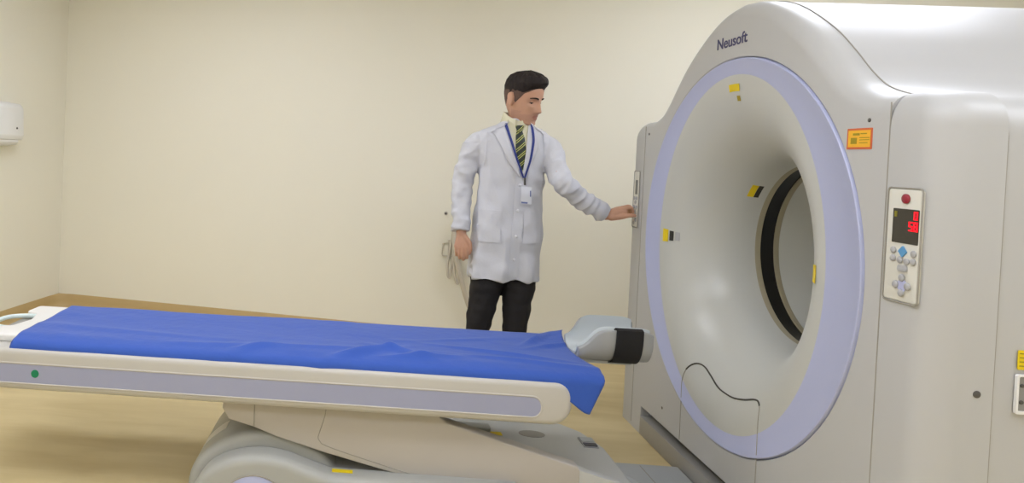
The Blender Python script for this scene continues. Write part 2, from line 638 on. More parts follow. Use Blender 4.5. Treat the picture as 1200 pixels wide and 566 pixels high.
# side covers: tall shells with a wide rounded front corner and domed top
def side_cover(sgn):
    y0, y1 = 0.8005, HW
    R1 = 0.075
    plan = rounded([(0.0, y0), (0.148, y0), (0.148, y1), (0.0, y1)], [0, 0, 0, R1], 9)
    plan = [Vector((p.x, p.y * sgn)) for p in plan]
    if area(plan) < 0:
        plan = plan[::-1]
    bm = bmesh.new()
    f = AX['z']
    L = []
    cr, top = 0.09, 1.515
    def shrink(d):
        out = []
        for p in plan:
            y, x = p.y * sgn, p.x
            ny = y - (d if y > y0 + 0.02 else 0) * min(1, max(0, (y - y0 - 0.02) / (y1 - y0 - 0.04)))
            nx = x + (d * 0.6 if x < 0.1 else 0) * min(1, max(0, (0.1 - x) / 0.08))
            out.append(Vector((nx, ny * sgn)))
        return out
    zs = [0.0, 0.5, 1.0, top - cr]
    for z in zs:
        L.append([bm.verts.new((p.x, p.y, z)) for p in plan])
    for i in range(1, 9):
        t = i / 8 * PI / 2
        L.append([bm.verts.new((p.x, p.y, top - cr + cr * math.sin(t))) for p in shrink(cr * (1 - math.cos(t)))])
    n = len(plan)
    for A, B in zip(L, L[1:]):
        for k in range(n):
            bm.faces.new((A[k], A[(k + 1) % n], B[(k + 1) % n], B[k]))
    bm.faces.new(L[0][::-1])
    bm.faces.new(L[-1])
    return finish(bm, 'side_cover', M['gantry'], gan, 38)
side_cover(1)
side_cover(-1)

# dark liners that show as thin seams
def seam(pts, r=0.0022, mtl=None, parent=None):
    return tube('panel_seam', pts, r, mtl or M['seam'], parent or gan, 6)
for s in (1, -1):
    seam([(0.0, s * 0.799, z) for z in (0.02, 0.5, 1.0, 1.49)], 0.0019)
    seam([(0.149, s * (HW - 0.0025), z) for z in (0.02, 0.6, 1.2, 1.40)] + [(0.149, s * (HW - 0.105 + 0.105 * math.cos(a)), 1.405 + 0.105 * math.sin(a)) for a in (0.4, 0.8, 1.2, 1.5)], 0.0024)
seam([(0.102, p.x, p.y + 0.0005) for p in [Vector((-q.x, q.y)) for q in arch[::-1]][3:] + arch[1:-3]], 0.0024)

# lavender ring
bm = bmesh.new()
N = 128
L = []
def ell(a_, b_, x):
    return [bm.verts.new((x, a_ * math.cos(2 * PI * k / N), ZC + b_ * math.sin(2 * PI * k / N))) for k in range(N)]
L = [ell(RINGO - 0.003, RINGO - 0.003, 0.04), ell(RINGO - 0.003, RINGO - 0.003, 0.0), ell(RINGO - 0.006, RINGO - 0.006, -0.004), ell(RINGO - 0.012, RINGO - 0.012, -0.004),
     ell(RINGO - 0.016, RINGO - 0.016, -0.001), ell(EA + 0.003, EB + 0.003, -0.001), ell(EA, EB, 0.0), ell(EA, EB, 0.03)]
for A, B in zip(L, L[1:]):
    for k in range(N):
        bm.faces.new((A[k], A[(k + 1) % N], B[(k + 1) % N], B[k]))
finish(bm, 'ring_trim', M['ring'], gan, 40)

# trumpet-shaped bore
def funnel_pt(th, ph, off=0.0):
    E = EA * EB / math.hypot(EB * math.cos(th), EA * math.sin(th))
    r = RB + (E - RB) * (1 - math.sin(ph))
    return Vector((FD * (1 - math.cos(ph)) - off, r * math.cos(th), ZC + r * math.sin(th)))
def funnel_depth(y, z):
    th, r = math.atan2(z - ZC, y), math.hypot(y, z - ZC)
    E = EA * EB / math.hypot(EB * math.cos(th), EA * math.sin(th))
    if r >= E:
        return 0.0
    s = min(1, max(0, 1 - (r - RB) / (E - RB)))
    return FD * (1 - math.sqrt(max(0, 1 - s * s)))
bm = bmesh.new()
L = []
for j in range(25):
    L.append([bm.verts.new(funnel_pt(2 * PI * k / N, j / 24 * PI / 2)) for k in range(N)])
for A, B in zip(L, L[1:]):
    for k in range(N):
        bm.faces.new((A[k], A[(k + 1) % N], B[(k + 1) % N], B[k]))
fo = finish(bm, 'bore_funnel', M['funnel'], gan, 60)

def band(name, spec, mtl):
    bm = bmesh.new()
    L = [[bm.verts.new((x, r * math.cos(2 * PI * k / N), ZC + r * math.sin(2 * PI * k / N))) for k in range(N)] for x, r in spec]
    for A, B in zip(L, L[1:]):
        for k in range(N):
            bm.faces.new((A[k], A[(k + 1) % N], B[(k + 1) % N], B[k]))
    return finish(bm, name, mtl, gan, 40)
band('bore_rim', [(0.30, 0.345), (0.303, 0.3435), (0.322, 0.3435), (0.322, 0.352)], M['boretrim'])
band('scan_window', [(0.322, 0.349), (0.378, 0.349)], M['window'])
band('bore_rim', [(0.378, 0.352), (0.378, 0.3435), (0.396, 0.3435), (0.399, 0.346)], M['boretrim'])
band('rear_funnel', [(0.399, 0.346), (0.60, 0.347), (0.75, 0.35)] + [(0.75 + 0.37 * math.sin(t), 0.35 + 0.15 * (1 - math.cos(t))) for t in [k / 10 * PI / 2 for k in range(1, 11)]], M['funnel'])

# service hatch outline cut through ring and funnel
hp = [(0.281, 0.14), (0.283, 0.303), (0.284, 0.383), (0.266, 0.44), (0.237, 0.474), (0.204, 0.490), (0.164, 0.489), (0.112, 0.470), (0.05, 0.448), (0.0, 0.442),
      (-0.07, 0.445), (-0.142, 0.463), (-0.207, 0.487), (-0.245, 0.492), (-0.268, 0.472), (-0.279, 0.40), (-0.281, 0.30), (-0.281, 0.14)]
hc = smooth_curve([(y, z, 0) for y, z in hp], 6)
top = [p for p in hc if abs(p.x) < 0.262 and p.y > 0.40]
lo1 = [p for p in hc[:len(hc) // 2] if p.x >= 0.255]
lo2 = [p for p in hc[len(hc) // 2:] if p.x <= -0.255]
def on_front(p):
    d = funnel_depth(p.x, p.y)
    return (d - 0.001 if d > 0 else -0.0008, p.x, p.y)
tube('hatch_seam', [on_front(p) for p in top], 0.0032, mat('hatch_gap', srgb(74, 72, 66), 0.8), gan, 6)
tube('hatch_seam', [on_front(p) for p in lo1], 0.0018, M['seam'], gan, 6)
tube('hatch_seam', [on_front(p) for p in lo2], 0.0018, M['seam'], gan, 6)

# plinth and slot under the front cover
prism('plinth', rect(-0.79, 0.69, 0.0, 0.088), 'x', -0.004, 0.14, M['midgrey'], gan, 0.006, 0, 2)
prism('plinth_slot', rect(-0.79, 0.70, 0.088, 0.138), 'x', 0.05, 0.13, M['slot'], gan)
prism('plinth_cheek', rect(0.69, 0.802, 0.0, 0.136), 'x', 0.0, 0.1, M['gantry'], gan)

# lettering on the arch
def text_mesh(name, body, size, bold, width, parent, mtl, mw, extrude=0.0006, align='LEFT'):
    cu = bpy.data.curves.new('t', 'FONT')
    cu.body = body
    cu.size = size
    cu.offset = bold
    cu.extrude = extrude
    cu.align_x = align
    to = bpy.data.objects.new('t', cu)
    COL.objects.link(to)
    dg = bpy.context.evaluated_depsgraph_get()
    dg.update()
    me = bpy.data.meshes.new_from_object(to.evaluated_get(dg))
    bpy.data.objects.remove(to, do_unlink=True)
    if width:
        xs = [v.co.x for v in me.vertices]
        k = width / (max(xs) - min(xs))
        x0 = min(xs)
        for v in me.vertices:
            v.co.x = (v.co.x - x0) * k
    me.transform(mw)
    me.name = name
    me.materials.clear()
    me.materials.append(mtl)
    o = bpy.data.objects.new(name, me)
    COL.objects.link(o)
    o.parent = parent
    return o
def facing_left(y, z, x=-0.0008):      # text plane looking towards -X
    mm = Matrix(((0, 0, -1), (-1, 0, 0), (0, 1, 0))).to_4x4()
    mm.translation = Vector((x, y, z))
    return mm
text_mesh('brand_lettering', 'Neusoft', 0.060, 0.0007, 0.216, gan, M['navy'], facing_left(0.136, 1.768))

# screws
for (y, z) in ((0.757, 1.452), (-0.722, 1.446), (0.46, 0.21)):
    disc('screw', (0.001, y, z), (-1, 0, 0), 0.006, 0.003, M['screw'], gan, 12)
disc('screw', (0.112, -HW + 0.001, 0.777), (0, -1, 0), 0.009, 0.003, M['screw'], gan, 14)

# labels
def label_flat(name, y0, y1, z0, z1, x, base, border=None, lines=(), parent=gan, ink='ink'):
    t = prism(name, rect(y0, y1, z0, z1, 0.002, 2), 'x', x, x + 0.002, base if border is None else border, parent)
    if border is not None:
        g = 0.006
        prism('label_field', rect(y0 + g, y1 - g, z0 + g, z1 - g), 'x', x - 0.0006, x, base, t)
    for (a0, a1, c0, c1) in lines:
        prism('label_print', rect(a0, a1, c0, c1), 'x', x - 0.0012, x - 0.0006 if border is not None else x, M[ink], t)
    return t
label_flat('warning_label', -0.737, -0.639, 1.366, 1.425, -0.0015, M['amber'], M['orange'],
           [(-0.69, -0.664, 1.405, 1.411), (-0.718, -0.694, 1.408, 1.411), (-0.68, -0.656, 1.381, 1.398), (-0.728, -0.69, 1.397, 1.399), (-0.728, -0.69, 1.391, 1.393), (-0.722, -0.69, 1.383, 1.385)], ink='olive')

def funnel_sticker(name, th0, th1, ph0, ph1, mtl, parent=gan, off=0.0015, n=6):
    bm = bmesh.new()
    g = [[bm.verts.new(funnel_pt(th0 + (th1 - th0) * i / n, ph0 + (ph1 - ph0) * j / n, off)) for j in range(n + 1)] for i in range(n + 1)]
    for i in range(n):
        for j in range(n):
            bm.faces.new((g[i][j], g[i + 1][j], g[i + 1][j + 1], g[i][j + 1]))
    r = bmesh.ops.extrude_face_region(bm, geom=list(bm.faces))
    for v in [q for q in r['geom'] if isinstance(q, bmesh.types.BMVert)]:
        v.co.x -= 0.001
    return finish(bm, name, mtl, parent, 40)
def find_ph(y, z):
    th, r = math.atan2(z - ZC, y), math.hypot(y, z - ZC)
    E = EA * EB / math.hypot(EB * math.cos(th), EA * math.sin(th))
    return th, math.asin(min(1, max(0, 1 - (r - RB) / (E - RB))))
# top laser aperture with sticker
t0, p0 = find_ph(0.033, 1.618)
t1, p1 = find_ph(-0.038, 1.59)
s = funnel_sticker('aperture_label', t0, t1, p0, p1, M['yellow'])
t2, p2 = find_ph(-0.014, 1.574)
t3, p3 = find_ph(-0.034, 1.553)
funnel_sticker('laser_aperture', t2, t3, p2, p3, M['olive'])
# far-side aperture
t0, p0 = find_ph(0.546, 1.012)
t1, p1 = find_ph(0.513, 0.955)
s = funnel_sticker('aperture_label', t0, t1, p0, p1, M['yellow'])
t2, p2 = find_ph(0.505, 1.006)
t3, p3 = find_ph(0.487, 0.962)
funnel_sticker('laser_aperture', t2, t3, p2, p3, M['ink'])
t2, p2 = find_ph(0.479, 1.003)
t3, p3 = find_ph(0.462, 0.965)
funnel_sticker('aperture_mark', t2, t3, p2, p3, M['btn'])
# warning by the bore lip, upper far side
a1, b1 = find_ph(0.262, 1.245)
funnel_sticker('bore_label', 0.80, 0.615, 1.325, 1.405, M['yellow'])
funnel_sticker('bore_label', 0.80, 0.615, 1.41, 1.47, M['ink'])
# near lip
t0, p0 = find_ph(-0.523, 1.012)
t1, p1 = find_ph(-0.538, 0.955)
t1 = t1 + 2 * PI if t1 < 0 else t1
funnel_sticker('aperture_label', t0, t1, max(p0, 0.24), 0.40, M['yellow'])

# near control panel
def control_panel(y0, y1, z0, z1, full=True):
    t = prism('control_panel', rect(y0, y1, z0, z1, 0.008, 4), 'x', -0.004, 0.01, M['panel'], gan, 0.003, 0, 3)
    return t
cp = control_panel(-0.921, -0.813, 0.975, 1.262)
XP = -0.0045
fr = tube('panel_rim', [(-0.003, p.x, p.y) for p in rect(-0.924, -0.810, 0.972, 1.265, 0.01, 4)], 0.0022, M['seam'], cp, 6, closed=True)
disc('stop_button', (XP, -0.874, 1.238), (-1, 0, 0), 0.0125, 0.005, M['redbtn'], cp)
scr = prism('display', rect(-0.918, -0.834, 1.124, 1.212, 0.002, 2), 'x', XP - 0.001, XP + 0.003, M['screen'], cp)
def seg7(ch, y, z, hgt, wid, parent):
    S = {'0': 'abcdef', '5': 'afgcd', '8': 'abcdefg', '6': 'afgcde'}[ch]
    tt = hgt * 0.16
    xa, xb = XP - 0.0024, XP - 0.001
    R_ = {'a': (0, wid, hgt - tt, hgt), 'g': (0, wid, hgt / 2 - tt / 2, hgt / 2 + tt / 2), 'd': (0, wid, 0, tt),
          'f': (0, tt, hgt / 2, hgt), 'b': (wid - tt, wid, hgt / 2, hgt), 'e': (0, tt, 0, hgt / 2), 'c': (wid - tt, wid, 0, hgt / 2)}
    bm = bmesh.new()
    for q in S:
        u0, u1, w0, w1 = R_[q]
        prism_bm(bm, rect(y - u1, y - u0, z + w0, z + w1), 'x', xa, xb)
    finish(bm, 'display_digit', M['red'], parent, smooth=False)
seg7('0', -0.903, 1.186, 0.021, 0.012, scr)
seg7('5', -0.888, 1.157, 0.024, 0.013, scr)
seg7('8', -0.9035, 1.157, 0.024, 0.013, scr)
prism('display_mark', rect(-0.848, -0.840, 1.19, 1.205), 'x', XP - 0.002, XP - 0.001, M['yled'], scr)
for (y, z) in ((-0.842, 1.104), (-0.908, 1.101), (-0.842, 1.083), (-0.865, 1.081), (-0.887, 1.079), (-0.908, 1.081)):
    disc('button', (XP, y, z), (-1, 0, 0), 0.0085, 0.004, M['btn'], cp, 14)
d = prism('button', rounded([(-0.873, 1.088), (-0.887, 1.103), (-0.873, 1.118), (-0.859, 1.103)], 0.002, 3), 'x', XP - 0.003, XP, M['btnblue'], cp)
prism('button', rounded([(-0.893, 1.052), (-0.858, 1.052), (-0.862, 1.069), (-0.889, 1.069)], 0.006, 4), 'x', XP - 0.004, XP, M['btn'], cp, 0.001, 0, 2)
for k in range(4):
    a = k * PI / 2
    disc('pad_button', (XP - 0.001, -0.876 + 0.0195 * math.cos(a), 1.017 + 0.0195 * math.sin(a)), (-1, 0, 0), 0.0095, 0.004, M['btn'], cp, 14)
prism('arrow_pad', rounded([(-0.876 + r_ * math.cos(a), 1.017 + r_ * math.sin(a)) for a, r_ in [(k * PI / 4, 0.026 if k % 2 == 0 else 0.015) for k in range(8)]], 0.003, 3), 'x', XP - 0.0015, XP, M['btnlav'], cp)

# far control panel
cp2 = control_panel(0.842, 0.905, 0.985, 1.265)
tube('panel_rim', [(-0.003, p.x, p.y) for p in rect(0.839, 0.908, 0.982, 1.268, 0.008, 4)], 0.002, M['seam'], cp2, 6, closed=True)
prism('display', rect(0.856, 0.882, 1.15, 1.222, 0.002, 2), 'x', XP - 0.001, XP + 0.003, mat('dim_screen', srgb(104, 104, 98), 0.3), cp2)
for (y, z) in ((0.858, 1.13), (0.886, 1.13), (0.872, 1.11), (0.857, 1.085), (0.888, 1.085), (0.872, 1.062), (0.86, 1.02), (0.884, 1.005)):
    disc('button', (XP, y, z), (-1, 0, 0), 0.009, 0.004, M['btn'], cp2, 14)

# yellow label and cable socket on the near side
def side_plate(name, x0, x1, z0, z1, y, mtl, parent=gan, t=0.002):
    return prism(name, rect(x0, x1, z0, z1, 0.003, 2), 'y', y, y - t, mtl, parent)
lb = side_plate('warning_label', 0.200, 0.30, 0.843, 0.890, -HW + 0.0005, M['yellow'])
for k in range(4):
    prism('label_print', rect(0.203, 0.295, 0.851 + 0.010 * k, 0.8535 + 0.010 * k), 'y', -HW - 0.0022, -HW - 0.0014, M['olive'], lb)
bm = bmesh.new()
ro, ri = rect(0.197, 0.33, 0.737, 0.832, 0.004, 3), rect(0.202, 0.325, 0.744, 0.827, 0.003, 3)
A = [bm.verts.new((p.x, -HW + 0.001, p.y)) for p in ro]
A2 = [bm.verts.new((p.x, -HW - 0.006, p.y)) for p in ro]
B = [bm.verts.new((p.x, -HW - 0.006, p.y)) for p in ri]
B2 = [bm.verts.new((p.x, -HW - 0.0005, p.y)) for p in ri]
n = len(ro)
for P_, Q_ in ((A, A2), (A2, B), (B, B2)):
    for k in range(n):
        bm.faces.new((P_[k], P_[(k + 1) % n], Q_[(k + 1) % n], Q_[k]))
sk = finish(bm, 'cable_socket', M['white'], gan, 40)
prism('socket_back', ri, 'y', -HW + 0.001, -HW - 0.0012, mat('socket_grey', srgb(150, 148, 144), 0.5), sk)
for z in (0.765, 0.805):
    disc('socket_pin', (0.212, -HW - 0.001, z), (0, -1, 0), 0.005, 0.003, M['screw'], sk, 10)
prism('plug', rect(0.235, 0.32, 0.752, 0.82, 0.006, 3), 'y', -HW - 0.001, -HW - 0.012, M['grey'], sk, 0, 0.003, 2)

# ------------------------------------------------------------------ patient table
tab = empty('patient_table', (-1.5, 0, 0))
tab['label'] = 'long white patient table on a low scissor base with lavender side strips'
tab['category'] = 'patient table'
def tpart(o):
    o.location = (1.5, 0, 0)
    return o
# bed body: long box with fully rounded ends
body_poly = rounded([(-2.83, 0.382), (-0.632, 0.382), (-0.632, 0.534), (-2.83, 0.534)], [0.05, 0.073, 0.060, 0.05], 10)
bed = tpart(prism('table_body', body_poly, 'y', -0.31, 0.31, M['table'], tab, 0.022, 0.022, 5))
strip_poly = rounded([(-2.80, 0.409), (-0.737, 0.409), (-0.737, 0.482), (-2.80, 0.482)], [0.03, 0.034, 0.034, 0.03], 8)
for s in (-1, 1):
    sp = prism('side_strip', strip_poly, 'y', s * 0.300, s * 0.3106, M['strip'], tab)
    tpart(sp)
    rim = tube('strip_rim', [(p.x, s * 0.3108, p.y) for p in strip_poly], [(0.0034, 0.002)] * len(strip_poly), M['table'], sp, 6, closed=True)
disc('sticker', (-2.54, -0.3107, 0.447), (0, -1, 0), 0.0145, 0.001, M['green'], bed)

# cradle: shallow carbon couch top with a notched end and a loop handle
bm = bmesh.new()
ol = [(-2.79, 0.235), (-2.795, 0.13), (-2.74, 0.10), (-2.715, 0.0), (-2.74, -0.10), (-2.795, -0.13), (-2.79, -0.235)]
ol = rounded(ol + [(-0.62, -0.235), (-0.565, -0.17), (-0.565, 0.17), (-0.62, 0.235)], 0.02, 4)
prism_bm(bm, ol, 'z', 0.5345, 0.562, 0.006, 0.008, 3)
cr_ = tpart(finish(bm, 'cradle_top', M['cradle'], tab, 38))
hd = smooth_curve([(-2.74, 0.10, 0.549), (-2.79, 0.094, 0.549), (-2.838, 0.06, 0.549), (-2.85, 0.0, 0.549), (-2.838, -0.06, 0.549), (-2.79, -0.094, 0.549), (-2.74, -0.10, 0.549)], 6)
tpart(tube('cradle_handle', hd, 0.0095, mat('pale_handle', srgb(214, 228, 226), 0.4), tab, 10))
# rail between cradle and bed
tpart(prism('slide_rail', rect(-2.80, -0.64, -0.17, 0.17, 0.02, 3), 'z', 0.53, 0.5355, M['midgrey'], tab))

# lifting arms, near and far, with cover seams
arm_poly = rounded([(-1.859, 0.384), (-1.865, 0.345), (-1.839, 0.304), (-1.746, 0.281), (-1.657, 0.250), (-1.484, 0.205), (-1.203, 0.142), (-1.09, 0.118), (-0.575, 0.118),
                    (-0.575, 0.216), (-0.695, 0.247), (-1.054, 0.345), (-1.10, 0.384)], [0, 0.01, 0.012, 0.03, 0.05, 0.05, 0.03, 0.02, 0.01, 0.02, 0.03, 0.02, 0], 4)
for s in (-1, 1):
    far_poly = rounded([(-1.859, 0.384), (-1.865, 0.345), (-1.839, 0.304), (-1.484, 0.205), (-1.2, 0.13), (-0.98, 0.118), (-1.02, 0.17), (-1.36, 0.345), (-1.40, 0.384)], [0, .01, .01, .03, .03, .01, .02, .02, 0], 4)
    ar = tpart(prism('lift_arm', arm_poly if s < 0 else far_poly, 'y', s * 0.243, s * 0.185, M['arm'], tab, 0.006, 0.004, 3))
    ys = s * 0.2435
    for pl in ([(-1.745, 0.384), (-1.745, 0.345), (-1.744, 0.284)],
               [(-1.483, 0.384), (-1.487, 0.34), (-1.505, 0.275), (-1.508, 0.258), (-1.50, 0.244), (-1.484, 0.233), (-1.40, 0.208), (-1.203, 0.158), (-1.10, 0.134)]) if s < 0 else ():
        c = smooth_curve([(x, ys, z) for x, z in pl], 5)
        tube('cover_seam', c, 0.0016, M['seam'], ar, 6)
# cross shafts tying the two arms together
for (x, z) in ((-1.70, 0.33), (-1.15, 0.20)):
    tpart(tube('pivot_shaft', [(x, -0.19, z), (x, 0.19, z)], 0.022, M['midgrey'], tab, 16))

# base: long low deck with a raised drum at its left end
deck = rounded([(-1.90, -0.262), (-0.352, -0.262), (-0.352, 0.16), (-0.395, 0.31), (-0.47, 0.40), (-1.90, 0.40)], [0.0, 0.02, 0.08, 0.06, 0.05, 0.0], 4)
tpart(prism('base_deck', deck, 'z', 0.0, 0.135, M['deck'], tab, 0.0, 0.016, 4))
drum_c, drum_r = (-1.70, 0.03), 0.235
dp = [(-1.50, 0.0)]
dp = [Vector((drum_c[0] + 0.29 * math.cos(a), max(0.0, drum_c[1] + 0.225 * math.sin(a)))) for a in [k / 28 * PI for k in range(29)]]
dp = [Vector((drum_c[0] + 0.29, 0.0))] + dp + [Vector((drum_c[0] - 0.29, 0.0))]
tpart(prism('base_drum', dp, 'y', -0.22, 0.24, M['base'], tab, 0.03, 0.03, 4))
# near and far flanges following the drum and running along the deck
fl = smooth_curve([(-1.965, 0.0, 0), (-1.955, 0.06, 0), (-1.914, 0.128, 0), (-1.869, 0.166, 0), (-1.80, 0.195, 0), (-1.712, 0.208, 0), (-1.619, 0.200, 0), (-1.554, 0.179, 0),
                   (-1.476, 0.156, 0), (-1.418, 0.150, 0), (-1.11, 0.152, 0), (-0.80, 0.152, 0)], 5)
flp = [Vector((p.x, p.y)) for p in fl] + [Vector((-0.80, 0.0))]
for s in (-1, 1):
    fo_ = tpart(prism('base_flange', flp, 'y', s * 0.318, s * 0.225, M['base'], tab, 0.034, 0.012, 6))
    ov = [Vector((-1.722 + 0.125 * math.cos(a), max(0.012, 0.012 + 0.128 * math.sin(a)))) for a in [k / 24 * PI for k in range(25)]]
    q = prism('pivot_cap', ov, 'y', s * 0.30, s * 0.3205, M['ring'], fo_, 0, 0.003, 2)
    tube('cap_rim', [(p.x, s * 0.3195, p.y) for p in ov], 0.003, M['seam'], q, 6)
    prism('caution_label', rect(-1.452, -1.378, -0.272, -0.250) if s < 0 else rect(-1.452, -1.378, 0.250, 0.272), 'z', 0.1505, 0.1525, M['yellow'], fo_)
# emblem plate on the drum's left shoulder
ep = empty('emblem_plate')
bpy.data.objects.remove(ep, do_unlink=True)
def drum_pt(a, y, off=0.0):
    return Vector((drum_c[0] + (0.29 + off) * math.cos(a), y, drum_c[1] + (0.225 + off) * math.sin(a)))
def drum_patch(name, a0, a1, y0, y1, mtl, parent, off=0.001, n=8):
    bm = bmesh.new()
    g = [[bm.verts.new(drum_pt(a0 + (a1 - a0) * i / n, y0 + (y1 - y0) * j, off)) for j in (0, 1)] for i in range(n + 1)]
    g2 = [[bm.verts.new(drum_pt(a0 + (a1 - a0) * i / n, y0 + (y1 - y0) * j, off - 0.002)) for j in (0, 1)] for i in range(n + 1)]
    for i in range(n):
        bm.faces.new((g[i][0], g[i + 1][0], g[i + 1][1], g[i][1]))
        bm.faces.new((g2[i][0], g2[i][1], g2[i + 1][1], g2[i + 1][0]))
        for j in (0, 1):
            bm.faces.new((g[i][j], g[i + 1][j], g2[i + 1][j], g2[i][j]))
    for i in (0, n):
        bm.faces.new((g[i][0], g[i][1], g2[i][1], g2[i][0]))
    return tpart(finish(bm, name, mtl, parent, 40))
drum_patch('emblem_plate', PI - 0.93, PI - 0.45, -0.10, -0.02, M['cradle'], tab)
# right end of the deck: ramp plate, key panel, caution label
tpart(prism('deck_ramp', rounded([(-0.60, 0.115), (-0.40, 0.115), (-0.42, 0.165), (-0.60, 0.212)], [0, 0, 0.01, 0.005], 4), 'y', -0.238, -0.19, M['deck'], tab, 0.003, 0.003, 2))
kp = tpart(prism('key_panel', rect(-0.438, -0.378, 0.140, 0.238, 0.004, 3), 'z', 0.1345, 0.139, M['btn'], tab))
prism('key', rect(-0.434, -0.382, 0.190, 0.233, 0.003, 3), 'z', 0.138, 0.142, M['grey'], kp)
prism('key', rect(-0.434, -0.382, 0.146, 0.176, 0.003, 3), 'z', 0.138, 0.142, mat('dark_key', srgb(52, 54, 66), 0.5), kp)
tpart(prism('caution_label', rect(-0.83, -0.755, 0.205, 0.24), 'z', 0.1345, 0.1365, M['yellow'], tab))
ov = [(-0.625 + 0.055 * math.cos(a), 0.245 + 0.036 * math.sin(a)) for a in [k / 20 * 2 * PI for k in range(20)]]
tpart(prism('deck_recess', ov, 'z', 0.1345, 0.1365, M['midgrey'], tab))
for o in list(tab.children):
    o['_'] = 0
    del o['_']

# flat cable channel on the floor between table and gantry
cc = empty('cable_channel', (-0.18, 0.0, 0.0))
tag(cc, 'flat pale grey cable channel on the floor between table base and gantry', 'cable cover')
def ccp(o):
    o.location = (0.18, 0, 0)
    return o
pl = rounded([(-0.343, -0.27), (-0.006, -0.27), (-0.006, 0.27), (-0.343, 0.27)], 0.006, 2)
ccp(prism('channel_lid', pl, 'z', 0.0, 0.03, M['grey'], cc, 0, 0.008, 3))
ccp(prism('lid_joint', rect(-0.172, -0.168, -0.25, 0.25), 'z', 0.029, 0.0308, M['seam'], cc))

# ------------------------------------------------------------------ blue sheet over the cradle
def sheet():
    NX, NV = 220, 64
    x0, x1 = -2.645, -0.522
    bm = bmesh.new()
    top_w = 0.232 + 0.245
    grid = []
    for i in range(NX + 1):
        u = i / NX
        row = []
        end = max(0.0, (u - 0.90) / 0.10)
        end = end * end * (3 - 2 * end)
        drop = 0.052 + 0.012 * math.sin(u * 9) * (1 - end) + 0.085 * end      # hanging length of the near hem
        for j in range(NV + 1):
            v = j / NV
            s = v * (top_w + drop)
            lead = 0.10 * (1 - v) if u > 0.5 else 0
            x = x0 + (x1 - x0) * u
            # slanted right hem: far corner reaches less far
            if u > 0.9:
                x -= ((u - 0.9) / 0.1) * 0.034 * max(0, math.sin(min(1, v * 1.35) * PI)) ** 0.7
            if s < top_w:
                y = 0.232 - s
                z = 0.5685
                z -= 0.002 * math.exp(-((y) / 0.12) ** 2)
                if y < -0.20:                                   # soft fold over the cradle edge
                    k = (-0.20 - y) / 0.045
                    z -= 0.006 * k * k
            else:
                k = (s - top_w)
                a = min(1.0, k / 0.03)
                y = -0.245 - 0.052 * math.sin(a * PI / 2) * (1.0)
                z = 0.5625 - 0.5 * 0.03 * a - max(0, k - 0.015) * 0.95
                y -= 0.012 * max(0, k - 0.03) / 0.1
                if u > 0.93:
                    x -= max(0, k - 0.02) * 0.45 * ((u - 0.93) / 0.07)
            # broad creases
            wv = 0.0
            wv += 0.004 * noise.noise(Vector((x * 2.2, y * 5, 3.1)))
            wv += 0.003 * noise.noise(Vector((x * 6.0 + y * 9, y * 9 - x * 2, 7.7)))
            for (cx, cy, ang, ln, wd, hgt) in ((-1.36, -0.20, 0.55, 0.16, 0.022, 0.022), (-1.22, -0.16, -0.55, 0.12, 0.022, 0.016), (-1.15, -0.215, 0.2, 0.14, 0.016, 0.014),
                                               (-0.66, 0.12, 0.9, 0.09, 0.014, 0.022), (-0.62, 0.04, 0.5, 0.10, 0.012, 0.014), (-0.85, -0.1, -0.25, 0.25, 0.018, 0.010), (-0.78, -0.19, -0.15, 0.22, 0.016, 0.010),
                                               (-1.7, -0.19, 0.1, 0.4, 0.02, 0.007), (-2.2, -0.12, -0.08, 0.45, 0.03, 0.006), (-1.0, 0.05, 0.3, 0.22, 0.02, 0.006), (-1.78, -0.23, 0.5, 0.1, 0.02, 0.012)):
                dx, dy = x - cx, y - cy
                p = dx * math.cos(ang) + dy * math.sin(ang)
                q = -dx * math.sin(ang) + dy * math.cos(ang)
                wv += hgt * math.exp(-(p / ln) ** 2 - (q / wd) ** 2)
            if s < top_w:
                z += max(wv, -0.0005)
            else:
                y -= 0.5 * max(0, wv)
                z += 0.2 * max(0, wv)
            # far right corner lifts into a small curled fold
            if u > 0.955 and v < 0.30:
                z += 0.022 * ((u - 0.955) / 0.045) * (1 - v / 0.30)
            row.append(bm.verts.new((x, y, z)))
        grid.append(row)
    for i in range(NX):
        for j in range(NV):
            bm.faces.new((grid[i][j], grid[i + 1][j], grid[i + 1][j + 1], grid[i][j + 1]))
    bmesh.ops.recalc_face_normals(bm, faces=bm.faces)
    o = finish(bm, 'blue_sheet', M['sheet'], None, 80)
    md = o.modifiers.new('thickness', 'SOLIDIFY')
    md.thickness = 0.0015
    md.offset = 0
    return o
tag(sheet(), 'blue disposable cloth sheet spread over the patient table, one corner hanging down', 'sheet')

